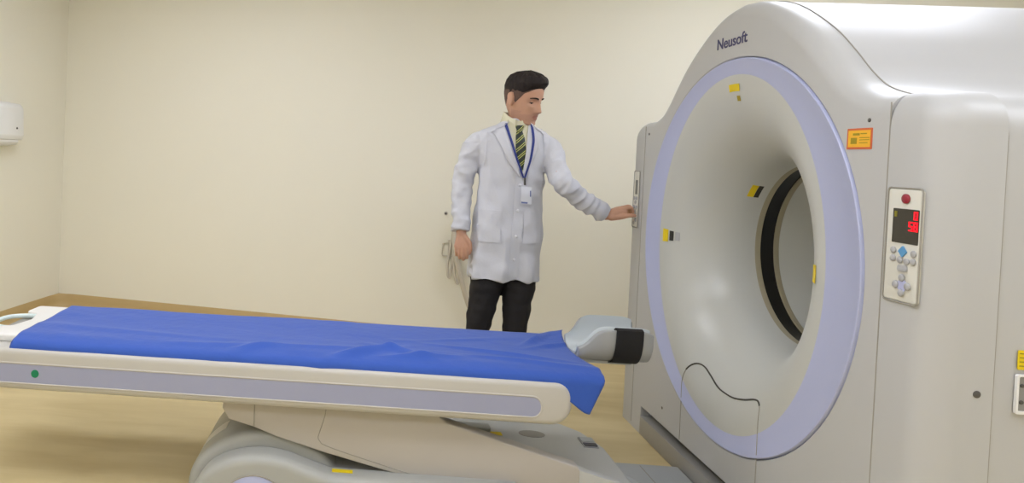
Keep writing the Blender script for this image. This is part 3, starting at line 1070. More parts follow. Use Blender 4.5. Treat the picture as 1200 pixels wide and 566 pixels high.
# ------------------------------------------------------------------ head holder
hh = empty('head_holder', (-0.42, 0, 0.53))
tag(hh, 'grey U-shaped head holder with a wide black strap at the end of the table', 'head holder')
def hhp(o):
    o.location = (0.42, 0, -0.53)
    return o
def holder_section(x, hgt, hw, thick=0.022):
    """closed U cross-section in (y, z): outer curve then inner curve"""
    z0 = 0.548
    out, inn = [], []
    for k in range(25):
        a = PI + PI * k / 24
        e = 0.62
        cy = math.copysign(abs(math.cos(a)) ** e, math.cos(a))
        cz = -abs(math.sin(a)) ** 0.8
        out.append((x, hw * cy, z0 + hgt + hgt * cz))
        inn.append((x, (hw - thick) * cy, z0 + hgt + (hgt - 0.016) * cz + 0.0))
    return out, inn
bm = bmesh.new()
bm2 = bmesh.new()
secs, ins = [], []
for k in range(31):
    u = k / 30
    x = -0.556 + 0.266 * u
    rise = 1 / (1 + math.exp(-(u - 0.16) * 20))
    hgt = 0.055 + 0.078 * rise - 0.012 * max(0, (u - 0.8) / 0.2) ** 2
    hw = 0.098 + 0.026 * rise
    if u > 0.85:
        hw -= 0.010 * ((u - 0.85) / 0.15) ** 2
    o_, i_ = holder_section(x, hgt, hw)
    secs.append(o_)
    ins.append(i_)
full = [o_ + i_[::-1] for o_, i_ in zip(secs, ins)]
V = [[bm.verts.new(p) for p in r] for r in full]
n = len(full[0])
for A, B in zip(V, V[1:]):
    for k in range(n):
        bm.faces.new((A[k], A[(k + 1) % n], B[(k + 1) % n], B[k]))
nh = n // 2
for R_ in (V[0], V[-1]):
    for k in range(nh - 1):
        bm.faces.new((R_[k], R_[k + 1], R_[n - 2 - k], R_[n - 1 - k]))
sh = hhp(finish(bm, 'holder_shell', M['foam'], hh, 50))
sh.modifiers.new('bevel', 'BEVEL').width = 0.005
sh.modifiers['bevel'].segments = 3
sh.modifiers['bevel'].limit_method = 'ANGLE'
# pale lining
V = [[bm2.verts.new((p[0], p[1] * 0.985, p[2] + 0.002)) for p in r] for r in ins[:-1]]
V2 = [[bm2.verts.new((p[0], p[1] * 0.93, p[2] + 0.009)) for p in r] for r in ins[:-1]]
for A, B in zip(V, V[1:]):
    for k in range(len(A) - 1):
        bm2.faces.new((A[k], A[k + 1], B[k + 1], B[k]))
for A, B in zip(V2, V2[1:]):
    for k in range(len(A) - 1):
        bm2.faces.new((A[k], B[k], B[k + 1], A[k + 1]))
for R1, R2 in ((V[0], V2[0]), (V[-1], V2[-1])):
    for k in range(len(R1) - 1):
        bm2.faces.new((R1[k], R1[k + 1], R2[k + 1], R2[k]))
for i in range(len(V) - 1):
    for e in (0, -1):
        bm2.faces.new((V[i][e], V[i + 1][e], V2[i + 1][e], V2[i][e]))
hhp(finish(bm2, 'holder_lining', M['foamlight'], hh, 50))
# strap wrapped round the near and far wall
bm3 = bmesh.new()
rows = []
for k in (14, 15, 16, 17, 18, 19, 20, 21, 22, 23, 24, 25):
    o_ = secs[k]
    c = Vector((o_[0][0], 0, 0.60))
    pts = []
    for p in o_:
        d = Vector((0, p[1], p[2] - 0.63))
        d.normalize()
        pts.append(Vector(p) + d * 0.004)
    top0 = Vector((o_[0][0], -0.105, o_[0][2] + 0.006))
    inn_ = [Vector((o_[0][0], o_[0][1] + 0.030, o_[0][2] - 0.03)), Vector((o_[0][0], o_[0][1] + 0.026, o_[0][2] - 0.004)), Vector((o_[0][0], o_[0][1] + 0.010, o_[0][2] + 0.006))]
    rows.append(inn_ + pts[:15])
V = [[bm3.verts.new(p) for p in r] for r in rows]
for A, B in zip(V, V[1:]):
    for k in range(len(A) - 1):
        bm3.faces.new((A[k], A[k + 1], B[k + 1], B[k]))
stp = hhp(finish(bm3, 'strap', M['strap'], hh, 60))
md = stp.modifiers.new('thickness', 'SOLIDIFY')
md.thickness = 0.004
md.offset = 1
# tongue that slots into the cradle
hhp(prism('mounting_tongue', rect(-0.563, -0.34, -0.055, 0.055, 0.012, 4), 'z', 0.538, 0.552, M['grey'], hh, 0.003, 0.003, 2))

# ------------------------------------------------------------------ paper towel dispenser on the left wall
pd = empty('towel_dispenser', room(0.0, -0.785, 1.28))
tag(pd, 'white paper towel dispenser with rounded cover mounted on the left wall', 'dispenser')
def on_left(pts):      # (along wall y, z, out x)
    return [room(o_, y_, z_) for y_, z_, o_ in pts]
def pdp(o):
    o.location = -pd.location
    return o
cy0, cy1 = -0.93, -0.64
bm = bmesh.new()
side = rounded([(0.0, 1.305), (0.105, 1.285), (0.115, 1.32), (0.105, 1.53), (0.0, 1.545)], [0, 0.015, 0.02, 0.045, 0], 5)   # (out, z)
if area(side) < 0:
    side = side[::-1]
L = []
for y_, d in ((cy0, 0.022), (cy0 + 0.006, 0.008), (cy0 + 0.02, 0.0), (cy1 - 0.02, 0.0), (cy1 - 0.006, 0.008), (cy1, 0.022)):
    q = inset(side, d) if d else side
    L.append([bm.verts.new(room(max(0.001, p.x), y_, p.y)) for p in q])
for A, B in zip(L, L[1:]):
    for k in range(len(A)):
        bm.faces.new((A[k], A[(k + 1) % len(A)], B[(k + 1) % len(A)], B[k]))
bm.faces.new(L[0][::-1])
bm.faces.new(L[-1])
pdp(finish(bm, 'dispenser_cover', M['white'], pd, 40))
bm = bmesh.new()
L = []
side2 = rounded([(0.0, 1.245), (0.085, 1.255), (0.10, 1.275), (0.096, 1.296), (0.0, 1.31)], [0, 0.02, 0.01, 0.006, 0], 4)
for y_, d in ((cy0 + 0.02, 0.01), (cy0 + 0.03, 0.0), (cy1 - 0.05, 0.0), (cy1 - 0.04, 0.01)):
    q = inset(side2, d) if d else side2
    L.append([bm.verts.new(room(max(0.001, p.x), y_, p.y)) for p in q])
for A, B in zip(L, L[1:]):
    for k in range(len(A)):
        bm.faces.new((A[k], A[(k + 1) % len(A)], B[(k + 1) % len(A)], B[k]))
bm.faces.new(L[0][::-1])
bm.faces.new(L[-1])
pdp(finish(bm, 'dispenser_chute', M['white'], pd, 40))
lk = room(0.109, -0.725, 1.366)
pdp(disc('lock', lk, room(1, 0) - room(0, 0), 0.011, 0.004, M['screw'], pd, 12))

# ------------------------------------------------------------------ hook and hoses on the back wall
def wallp(x, z, off=0.01):
    """point in front of the back wall at world x"""
    s_ = (x - CX) / ct
    p = room(s_, 0.0, z)
    return p + (room(0, -off) - room(0, 0))
hk = empty('wall_hook', wallp(-0.79, 0.62, 0.0))
tag(hk, 'small pale wire hook on the wall behind the person, left of the hoses', 'hook')
def hkp(o):
    o.location = -hk.location
    return o
hkp(tube('hook_wire', [wallp(-0.782, 0.712), wallp(-0.815, 0.706), wallp(-0.823, 0.70), wallp(-0.824, 0.63), wallp(-0.82, 0.62), wallp(-0.76, 0.616)], 0.0035, M['cable'], hk, 8))
hkp(prism('hook_plate', rect(wallp(-0.785, 0).x, wallp(-0.765, 0).x, 0.60, 0.73, 0.004, 3), 'y', wallp(-0.775, 0, 0.0).y, wallp(-0.775, 0, 0.012).y, M['cable'], hk))
pg = empty('wall_peg', wallp(-0.80, 0.911, 0.0))
tag(pg, 'tiny dark peg on the wall beside the right coat cuff of the person', 'peg')
q = tube('peg_stem', [wallp(-0.81, 0.911, -0.002), wallp(-0.81, 0.911, 0.03)], [0.009, 0.007], M['screw'], pg, 10)
q.location = -pg.location
q = disc('peg_plate', wallp(-0.81, 0.911, 0.0), room(0, -1) - room(0, 0), 0.014, 0.004, M['cable'], pg, 14)
q.location = -pg.location
hs = empty('hose_bundle', wallp(-0.74, 0.8, 0.0))
tag(hs, 'bundle of pale beige hoses hanging down the wall behind the person', 'hose')
def hsp(o):
    o.location = -hs.location
    return o
hsp(tube('hose', smooth_curve([wallp(-0.752, 0.83, 0.03), wallp(-0.762, 0.72, 0.04), wallp(-0.782, 0.58, 0.05), wallp(-0.778, 0.50, 0.05), wallp(-0.765, 0.478, 0.05), wallp(-0.758, 0.52, 0.05), wallp(-0.747, 0.66, 0.045), wallp(-0.742, 0.83, 0.03)], 6), 0.009, M['cable'], hs, 10))
hsp(tube('hose', smooth_curve([wallp(-0.735, 0.83, 0.03), wallp(-0.742, 0.68, 0.05), wallp(-0.735, 0.52, 0.06), wallp(-0.715, 0.445, 0.06), wallp(-0.704, 0.47, 0.06), wallp(-0.712, 0.60, 0.05), wallp(-0.725, 0.83, 0.03)], 6), 0.009, M['cable'], hs, 10))
hsp(tube('hose', smooth_curve([wallp(-0.748, 0.83, 0.05), wallp(-0.735, 0.66, 0.07), wallp(-0.69, 0.48, 0.06), wallp(-0.64, 0.32, 0.04), wallp(-0.605, 0.24, 0.03), wallp(-0.585, 0.12, 0.03)], 6), 0.017, M['cable'], hs, 12))
hsp(prism('hose_bracket', rect(wallp(-0.765, 0).x, wallp(-0.715, 0).x, 0.80, 0.86, 0.006, 3), 'y', wallp(-0.74, 0, 0.0).y, wallp(-0.74, 0, 0.07).y, M['cable'], hs, 0, 0.006, 3))

# ------------------------------------------------------------------ the person
per = empty('person', (-0.63, 0.95, 0.0))
tag(per, 'person in a white lab coat and dark trousers with one hand on the gantry panel', 'person')
def pp(o):
    o.location = (0.63, -0.95, 0.0)
    return o

# --- head in local coordinates (x = own left, y = face direction, z = up)
HEAD = [(-.118, .068, .020, .012), (-.112, .081, -.005, .031), (-.10, .087, -.02, .043), (-.08, .088, -.045, .054), (-.06, .089, -.06, .061), (-.04, .089, -.072, .066),
        (-.01, .089, -.086, .0705), (.02, .092, -.096, .0745), (.05, .090, -.098, .076), (.075, .079, -.090, .0715), (.095, .059, -.072, .0575), (.108, .034, -.046, .036), (.1145, .006, -.016, .009)]
def head_row(z):
    for a_, b_ in zip(HEAD, HEAD[1:]):
        if a_[0] <= z <= b_[0]:
            t = (z - a_[0]) / (b_[0] - a_[0])
            return [a_[i] + (b_[i] - a_[i]) * t for i in (1, 2, 3)]
    return HEAD[-1][1:] if z > 0 else HEAD[0][1:]
def g1(v, c, s):
    return math.exp(-((v - c) / s) ** 2)
def head_pt(z, t, grow=0.0):
    f, b_, w_ = head_row(z)
    c = -0.008 if z > -0.1 else 0.03
    sx, cy = math.sin(t), math.cos(t)
    x = w_ * math.copysign(abs(sx) ** 0.92, sx)
    y = c + (f - c) * math.copysign(abs(cy) ** 0.88, cy) if cy > 0 else c + (c - b_) * cy
    if cy > 0:
        ax = abs(x)
        k = 0.0
        if -0.056 < z < 0.014:                      # nose
            amp = 0.004 + (0.014 - z) / 0.052 * 0.021
            if z < -0.04:
                amp *= max(0, 1 - ((-0.04 - z) / 0.014) ** 1.5)
            k += amp * g1(x, 0, 0.0105 + 0.003 * (0.014 - z) / 0.06)
        k += 0.010 * g1(ax, .0135, .0065) * g1(z, -.042, .008)
        k -= 0.0105 * g1(ax, .031, .015) * g1(z, 0.0, .011)
        k += 0.004 * g1(ax, .028, .018) * g1(z, .019, .007)
        k += 0.004 * g1(ax, .043, .014) * g1(z, -.025, .015)
        k += 0.0055 * g1(x, 0, .019) * g1(z, -.0625, .0055)
        k += 0.0065 * g1(x, 0, .016) * g1(z, -.0765, .006)
        k -= 0.004 * g1(x, 0, .022) * g1(z, -.0695, .0025)
        k -= 0.004 * g1(x, 0, .02) * g1(z, -.088, .006)
        k += 0.005 * g1(x, 0, .018) * g1(z, -.104, .009)
        k -= 0.004 * g1(ax, .05, .015) * g1(z, -.06, .02)
        y += k
    return Vector((x, y, z))
HYAW, HPITCH, HROLL = math.radians(42), math.radians(13), math.radians(3)
HC = Vector((-0.578, 0.932, 1.614))
Mh = Matrix.Translation(HC) @ Matrix.Rotation(PI + HYAW, 4, 'Z') @ Matrix.Rotation(HROLL, 4, 'Y') @ Matrix.Rotation(-HPITCH, 4, 'X') @ Matrix.Scale(1.09, 4)
zs = [-.118 + .2325 * (0.5 - 0.5 * math.cos(PI * (k / 70) ** 1.0)) for k in range(71)]

bm = bmesh.new()
NT = 72
ring_loft_bm(bm, [[Mh @ head_pt(z, 2 * PI * k / NT) for k in range(NT)] for z in zs])
# ears
for s in (-1, 1):
    er = []
    for (z, yy, rr) in ((-.032, .004, .006), (-.022, .0, .011), (-.008, -.004, .015), (.008, -.007, .017), (.02, -.008, .015), (.029, -.006, .008)):
        er.append([Mh @ Vector((s * (0.0715 + 0.011 + 0.0065 * math.cos(a) + (-0.004 if math.cos(a) < 0 else 0)), yy - 0.008 + rr * math.sin(a), z)) for a in [2 * PI * k / 16 for k in range(16)]])
    ring_loft_bm(bm, er)
# neck and trunk
limb_bm(bm, [(-0.605, 0.975, 1.40), (-0.602, 0.968, 1.47), (-0.590, 0.952, 1.545), (-0.582, 0.945, 1.60)], [0.066, 0.056, 0.053, 0.055], 20)
ring_loft_bm(bm, [ell_ring(-0.625, 0.955, z, a, d, d, 32) for z, a, d in ((0.80, .13, .09), (0.95, .15, .105), (1.08, .135, .095), (1.25, .15, .1), (1.36, .155, .095), (1.42, .12, .075), (1.455, .07, .06))])
# legs
limb_bm(bm, [(-0.705, 0.955, 0.84), (-0.735, 0.95, 0.50), (-0.762, 0.962, 0.09)], [0.075, 0.05, 0.036], 16)
limb_bm(bm, [(-0.545, 0.955, 0.84), (-0.560, 0.95, 0.50), (-0.572, 0.962, 0.09)], [0.075, 0.05, 0.036], 16)
# right arm (viewer's left), hanging
limb_bm(bm, [(-0.775, 0.957, 1.365), (-0.86, 0.972, 1.16), (-0.868, 0.93, 0.97), (-0.866, 0.915, 0.905)], [0.040, 0.038, 0.028, 0.026], 14)
wr = Vector((-0.866, 0.913, 0.905))
for kx, ky, kz in ((-0.838, 0.886, 0.834), (-0.856, 0.890, 0.828), (-0.874, 0.898, 0.829), (-0.890, 0.908, 0.835)):
    limb_bm(bm, [wr + Vector(((kx - wr.x) * 0.35, 0, 0)), (wr * 0.45 + Vector((kx, ky, kz)) * 0.55), (kx, ky, kz)], [0.017, 0.0155, 0.0115], 10, 4)
for (kx, ky, kz), L_, r_ in (((-0.838, 0.886, 0.834), .040, .0092), ((-0.856, 0.890, 0.828), .044, .0095), ((-0.874, 0.898, 0.829), .041, .009), ((-0.890, 0.908, 0.835), .033, .008)):
    limb_bm(bm, [(kx, ky, kz), (kx + 0.003, ky + 0.004, kz - L_), (kx + 0.008, ky + 0.028, kz - L_ - 0.018), (kx + 0.012, ky + 0.046, kz - L_ - 0.002)], [r_ + 0.001, r_, r_ * 0.93, r_ * 0.8], 10, 4)
limb_bm(bm, [(-0.852, 0.90, 0.893), (-0.828, 0.882, 0.862), (-0.819, 0.884, 0.83), (-0.822, 0.895, 0.803)], [0.014, 0.0125, 0.0105, 0.009], 10, 4)
# left arm reaching to the gantry
limb_bm(bm, [(-0.458, 0.955, 1.365), (-0.385, 0.83, 1.20), (-0.26, 0.855, 1.105), (-0.145, 0.876, 1.038)], [0.040, 0.038, 0.032, 0.027], 14)
wl = Vector((-0.145, 0.876, 1.038))
kn = [(-0.068, 0.862, 1.072), (-0.062, 0.882, 1.078), (-0.064, 0.902, 1.073), (-0.072, 0.920, 1.063)]
for k in kn:
    kv = Vector(k)
    limb_bm(bm, [wl + Vector((0, (kv.y - wl.y) * 0.35, 0)), wl * 0.45 + kv * 0.55 + Vector((0, 0, 0.003)), kv], [0.018, 0.016, 0.0115], 10, 4)
tips = [(-0.0165, 0.868, 1.058), (-0.0165, 0.886, 1.058), (-0.0165, 0.903, 1.050), (-0.0165, 0.918, 1.042)]
for k, tp, lift in zip(kn, tips, (0.014, 0.014, 0.012, 0.010)):
    limb_bm(bm, [k, ((k[0] + 0.030), (k[1] * 0.6 + tp[1] * 0.4), k[2] + lift * 0.62), ((k[0] * 0.15 + tp[0] * 0.85), (k[1] * 0.2 + tp[1] * 0.8), tp[2] + 0.020), tp], [0.0105, 0.0095, 0.0088, 0.0078], 10, 4)
limb_bm(bm, [(-0.125, 0.864, 1.028), (-0.085, 0.846, 1.034), (-0.048, 0.838, 1.042), (-0.0175, 0.840, 1.043)], [0.019, 0.0155, 0.0115, 0.009], 10, 4)
limb_bm(bm, [(-0.13, 0.872, 1.034), (-0.105, 0.862, 1.046), (-0.078, 0.858, 1.055), (-0.058, 0.858, 1.058)], [0.022, 0.021, 0.016, 0.012], 12, 4)
body_me = remeshed(bm, 0.0036, 2, 0.4)
Mi = Mh.inverted()
me = body_me
body = pp(mesh_object('body', me, [M['skin'], M['stubble'], M['lip']], per))
for p in me.polygons:
    q = Mi @ p.center
    if q.z > -0.13 and p.center.z > 1.46:
        if abs(q.x) < 0.021 - 0.8 * abs(q.z + 0.0695) and -0.081 < q.z < -0.06 and q.y > 0.075:
            p.material_index = 2
        elif -0.125 < q.z < -0.05 - 0.25 * abs(q.x) + (0.016 if abs(q.x) > 0.055 else 0) and q.y > -0.01:
            p.material_index = 1
        elif -0.058 < q.z < -0.05 and abs(q.x) < 0.026 and q.y > 0.08:
            p.material_index = 1

# --- hair: cropped sides, swept-up top with a forward quiff
def hairline(t):
    """lowest z of hair at angle t (0 = face)"""
    a = abs((t + PI) % (2 * PI) - PI)
    if a < 0.62:
        return 0.066 - 0.012 * (a / 0.62) ** 2
    if a < 1.02:
        return 0.054 - (a - 0.62) / 0.4 * 0.018
    if a < 1.42:
        return 0.036 - (a - 1.02) / 0.4 * 0.050
    if a < 1.75:
        return -0.014 + (a - 1.42) / 0.33 * 0.042
    if a < 2.2:
        return 0.028 - (a - 1.75) / 0.45 * 0.058
    return -0.030 - 0.030 * (a - 2.2) / 0.94
def hair_mesh(name, zlo, thick, mtl, sides):
    bm = bmesh.new()
    NH, NZ = 120, 44
    G = []
    for i in range(NH):
        t = 2 * PI * i / NH
        col = []
        zl = zlo(t)
        for j in range(NZ + 1):
            f = j / NZ
            z = zl + (0.1144 - zl) * (1 - (1 - f) ** 1.6)
            p = head_pt(z, t)
            ctr = Vector((0, -0.008, 0.02))
            d = (p - ctr).normalized()
            a_ = abs((t + PI) % (2 * PI) - PI)
            edge = min(1.0, f * (7 if a_ < 0.7 else max(1.25, 7 - (a_ - 0.7) * 9))) if sides is False else min(1.0, f * 6)
            edge = edge ** 0.8
            p2 = p + d * (thick(t, z, f) * edge + 0.0012)
            col.append((Mh @ p2, Mh @ (p - d * 0.003)))
        G.append(col)
    Vo = [[bm.verts.new(c[0]) for c in col] for col in G]
    Vi = [[bm.verts.new(c[1]) for c in col] for col in G]
    for i in range(NH):
        k = (i + 1) % NH
        for j in range(NZ):
            bm.faces.new((Vo[i][j], Vo[k][j], Vo[k][j + 1], Vo[i][j + 1]))
            bm.faces.new((Vi[i][j], Vi[i][j + 1], Vi[k][j + 1], Vi[k][j]))
        bm.faces.new((Vo[i][0], Vi[i][0], Vi[k][0], Vo[k][0]))
    bm.faces.new([Vo[i][NZ] for i in range(NH)])
    return pp(finish(bm, name, mtl, per, 80))
def fade_thick(t, z, f):
    return 0.0015 + 0.001 * noise.noise(Vector((t * 9, z * 200, 0)))
hair_mesh('cropped_hair', hairline, fade_thick, M['fade'], True)
def top_line(t):
    a = abs((t + PI) % (2 * PI) - PI)
    if a < 0.7:
        return 0.066 - 0.010 * (a / 0.7) ** 2
    if a < 1.15:
        return 0.056 - (a - 0.7) / 0.45 * 0.022
    if a < 1.4:
        return 0.034 - (a - 1.15) / 0.25 * 0.006
    return 0.028 - 0.012 * (a - 1.4)
def top_thick(t, z, f):
    a = abs((t + PI) % (2 * PI) - PI)
    front = max(0, math.cos(a))
    lift = 0.008 + 0.012 * f + 0.027 * front ** 2 * math.exp(-((z - 0.088) / 0.022) ** 2)
    lift += 0.010 * noise.noise(Vector((math.sin(t) * 6, math.cos(t) * 5, z * 50))) * f * (1 - f ** 3)
    lift += 0.006 * noise.noise(Vector((math.sin(t) * 18, math.cos(t) * 4, z * 34))) * min(1, f * 2) * (1 - f ** 4)
    if a > 1.2:
        lift *= 0.75 + 0.25 * f
    return max(0.002, lift)
hair_mesh('hair', top_line, top_thick, M['hair'], False)

# --- brows, eyes
for s in (-1, 1):
    pts = []
    for k in range(9):
        u = k / 8
        x = s * (0.013 + 0.037 * u)
        z = 0.0175 + 0.005 * math.sin(u * PI * 0.75) - 0.004 * u * u
        t = math.asin(min(0.99, abs(x) / head_row(z)[2]) ** (1 / 0.92)) * s
        p = head_pt(z, t)
        pts.append(Mh @ (p + Vector((0, 0.0012, 0))))
    pp(tube('eyebrow', pts, [(0.0046 - 0.0022 * k / 8, 0.0022) for k in range(9)], M['hair'], per, 8, flat=(0, 0, 1)))
    bm = bmesh.new()
    bmesh.ops.create_uvsphere(bm, u_segments=16, v_segments=10, radius=0.0112)
    base = head_pt(0.0, s * 0.42)
    bmesh.ops.transform(bm, matrix=Mh @ Matrix.Translation(Vector((s * 0.031, base.y - 0.0075, -0.0005))), verts=bm.verts)
    ey = pp(finish(bm, 'eye', M['eye'], per, 60))
    bm = bmesh.new()
    bmesh.ops.create_uvsphere(bm, u_segments=12, v_segments=8, radius=0.0066)
    bmesh.ops.transform(bm, matrix=Mh @ Matrix.Translation(Vector((s * 0.031 + 0.001, base.y - 0.0018, -0.0042))), verts=bm.verts)
    finish(bm, 'iris', M['hair'], ey, 60)
    # lowered upper lid with lash line
    bm = bmesh.new()
    cc_ = Vector((s * 0.031, base.y - 0.0075, -0.0005))
    g = []
    for i in range(9):
        a = -1.25 + 2.5 * i / 8
        row = []
        for j in range(5):
            e_ = -0.12 + 1.1 * j / 4
            row.append(bm.verts.new(Mh @ (cc_ + Vector((math.sin(a) * math.cos(e_), math.cos(a) * math.cos(e_), math.sin(e_))) * 0.0124)))
        g.append(row)
    for i in range(8):
        for j in range(4):
            bm.faces.new((g[i][j], g[i + 1][j], g[i + 1][j + 1], g[i][j + 1]))
    ld = pp(finish(bm, 'eyelid', M['skin'], per, 60))
    ld.modifiers.new('t', 'SOLIDIFY').thickness = 0.001
    lash = [Mh @ (cc_ + Vector((math.sin(a) * math.cos(-0.15), math.cos(a) * math.cos(-0.15), math.sin(-0.15))) * 0.0131) for a in [-1.2 + 2.4 * i / 8 for i in range(9)]]
    tube('eyelash', lash, 0.0017, M['hair'], ld, 6)

# --- trousers and shoes
bm = bmesh.new()
limb_bm(bm, [(-0.712, 0.957, 0.86), (-0.716, 0.952, 0.66), (-0.738, 0.945, 0.50), (-0.757, 0.948, 0.37), (-0.763, 0.96, 0.20), (-0.767, 0.966, 0.085)], [0.082, 0.085, 0.071, 0.058, 0.056, 0.052], 24)
limb_bm(bm, [(-0.548, 0.957, 0.86), (-0.549, 0.952, 0.66), (-0.559, 0.945, 0.50), (-0.566, 0.948, 0.37), (-0.571, 0.96, 0.20), (-0.574, 0.966, 0.085)], [0.082, 0.085, 0.072, 0.060, 0.057, 0.053], 24)
ring_loft_bm(bm, [ell_ring(-0.63, 0.957, z, a, d, d, 32) for z, a, d in ((0.76, .148, .095), (0.86, .152, .10), (0.98, .145, .10))])
me = remeshed(bm, 0.006, 3)
NRM = [Vector(v.normal) for v in me.vertices]
for v, nv in zip(me.vertices, NRM):
    c = v.co
    k = 0.006 * noise.noise(Vector((c.x * 6, c.y * 6, c.z * 26))) + 0.004 * noise.noise(Vector((c.x * 30, c.y * 30, c.z * 12 + 5)))
    k *= 1.0 if c.z > 0.3 else 0.8
    v.co = c + nv * k
pp(mesh_object('trousers', me, M['trouser'], per))
for sx, xx in ((-1, -0.770), (1, -0.572)):
    bm = bmesh.new()
    rr = []
    ang = math.radians(10) * sx
    for (l, w_, h_) in ((0.075, .030, .05), (0.065, .036, .075), (0.03, .038, .088), (-0.02, .038, .078), (-0.07, .043, .060), (-0.12, .048, .050), (-0.165, .044, .042), (-0.19, .030, .032), (-0.198, .012, .02)):
        r_ = []
        for k in range(20):
            a = 2 * PI * k / 20
            px_ = w_ * math.cos(a)
            pz_ = h_ / 2 + h_ / 2 * math.copysign(abs(math.sin(a)) ** 0.7, math.sin(a))
            r_.append((xx + px_ * math.cos(ang) - l * math.sin(ang) * -1 * -1, 0.968 + l * math.cos(ang) + px_ * math.sin(ang) * 0.3, pz_))
        rr.append(r_)
    ring_loft_bm(bm, rr)
    pp(finish(bm, 'shoe', M['shoe'], per, 50))

# --- lab coat
bm = bmesh.new()
cro = [(0.672, -.630, .184, .128), (0.80, -.628, .181, .127), (0.95, -.625, .176, .125), (1.05, -.622, .170, .120), (1.15, -.619, .167, .118), (1.25, -.616, .168, .119),
       (1.33, -.615, .184, .116), (1.39, -.615, .198, .104), (1.428, -.614, .192, .090), (1.452, -.612, .158, .080), (1.478, -.608, .093, .071), (1.50, -.604, .074, .064), (1.515, -.601, .068, .060)]
ring_loft_bm(bm, [ell_ring(cx, 0.957, z, a, d, d * 0.95, 56, 2.4) for z, cx, a, d in cro])
limb_bm(bm, [(-0.755, 0.957, 1.392), (-0.808, 0.96, 1.362), (-0.845, 0.967, 1.25), (-0.864, 0.968, 1.15), (-0.870, 0.945, 1.03), (-0.868, 0.925, 0.955)], [0.055, 0.062, 0.057, 0.053, 0.050, 0.048], 24)
tube_bm(bm, [(-0.8685, 0.927, 0.97), (-0.867, 0.916, 0.915)], [0.049, 0.050], 24)
limb_bm(bm, [(-0.475, 0.957, 1.392), (-0.428, 0.94, 1.355), (-0.400, 0.87, 1.25), (-0.375, 0.825, 1.19), (-0.30, 0.845, 1.128), (-0.215, 0.862, 1.075)], [0.055, 0.064, 0.059, 0.055, 0.052, 0.047], 24)
tube_bm(bm, [(-0.235, 0.858, 1.088), (-0.150, 0.875, 1.040)], [0.048, 0.046], 24)
me = remeshed(bm, 0.0055, 4, 0.5)
NRM = [Vector(v.normal) for v in me.vertices]
for v, nv in zip(me.vertices, NRM):
    c = v.co
    sleeve_r = c.x < -0.80 and c.z < 1.38
    sleeve_l = c.x > -0.44 and c.z < 1.36
    def ridge(q):
        return 0.35 - abs(noise.noise(q)) * 1.6
    if sleeve_r:
        k = 0.007 * ridge(Vector((c.x * 9, c.y * 9 + c.z * 7, c.z * 16))) + 0.004 * noise.noise(Vector((c.x * 20, c.y * 20, c.z * 30)))
    elif sleeve_l:
        s_ = (c.x * 0.8 - c.z * 0.6)
        k = 0.008 * ridge(Vector((s_ * 17, c.y * 8 + s_ * 8, (c.x * 0.6 + c.z * 0.8) * 8))) + 0.004 * noise.noise(Vector((s_ * 34, c.y * 20, c.z * 12)))
    else:
        k = 0.006 * ridge(Vector((c.x * 10 + c.z * 2, c.y * 7, c.z * 3.2))) + 0.005 * noise.noise(Vector((c.x * 12 + c.z * 9, c.y * 9, c.z * 11 - c.x * 8)))
        k *= 0.5 + 0.8 * min(1, max(0, (1.38 - c.z) / 0.5))
        # hem flare in soft pleats
        k += 0.006 * math.sin(c.x * 46 + 1) * max(0, (0.85 - c.z) / 0.2)
        # gathers at the waist and below the chest on the right
        k += 0.004 * math.sin((c.z * 55 + c.x * 30)) * g1(c.z, 1.17, .05) * g1(c.x, -.47, .06)
    v.co = c + nv * k * 1.6
coat = pp(mesh_object('lab_coat', me, M['coat'], per))
bmc = bmesh.new()
bmc.from_mesh(me)
bvh = BVHTree.FromBMesh(bmc)
bmc.free()
def front(x, z, yd=0.86):
    h = bvh.ray_cast(Vector((x, -0.5, z)), Vector((0, 1, 0)))
    if h[0] is not None and h[0].y < 0.93:
        return h[0], h[1]
    q = bvh.find_nearest(Vector((x, yd, z)))
    return q[0] + Vector(q[1]) * 0.002, q[1]
def sample(poly, n):
    P = [Vector(p) for p in poly]
    L_ = [0]
    for a_, b_ in zip(P, P[1:]):
        L_.append(L_[-1] + (b_ - a_).length)
    out = []
    for k in range(n + 1):
        s_ = L_[-1] * k / n
        for i in range(len(P) - 1):
            if s_ <= L_[i + 1] + 1e-9:
                t = (s_ - L_[i]) / max(1e-9, L_[i + 1] - L_[i])
                out.append(P[i].lerp(P[i + 1], t))
                break
    return out
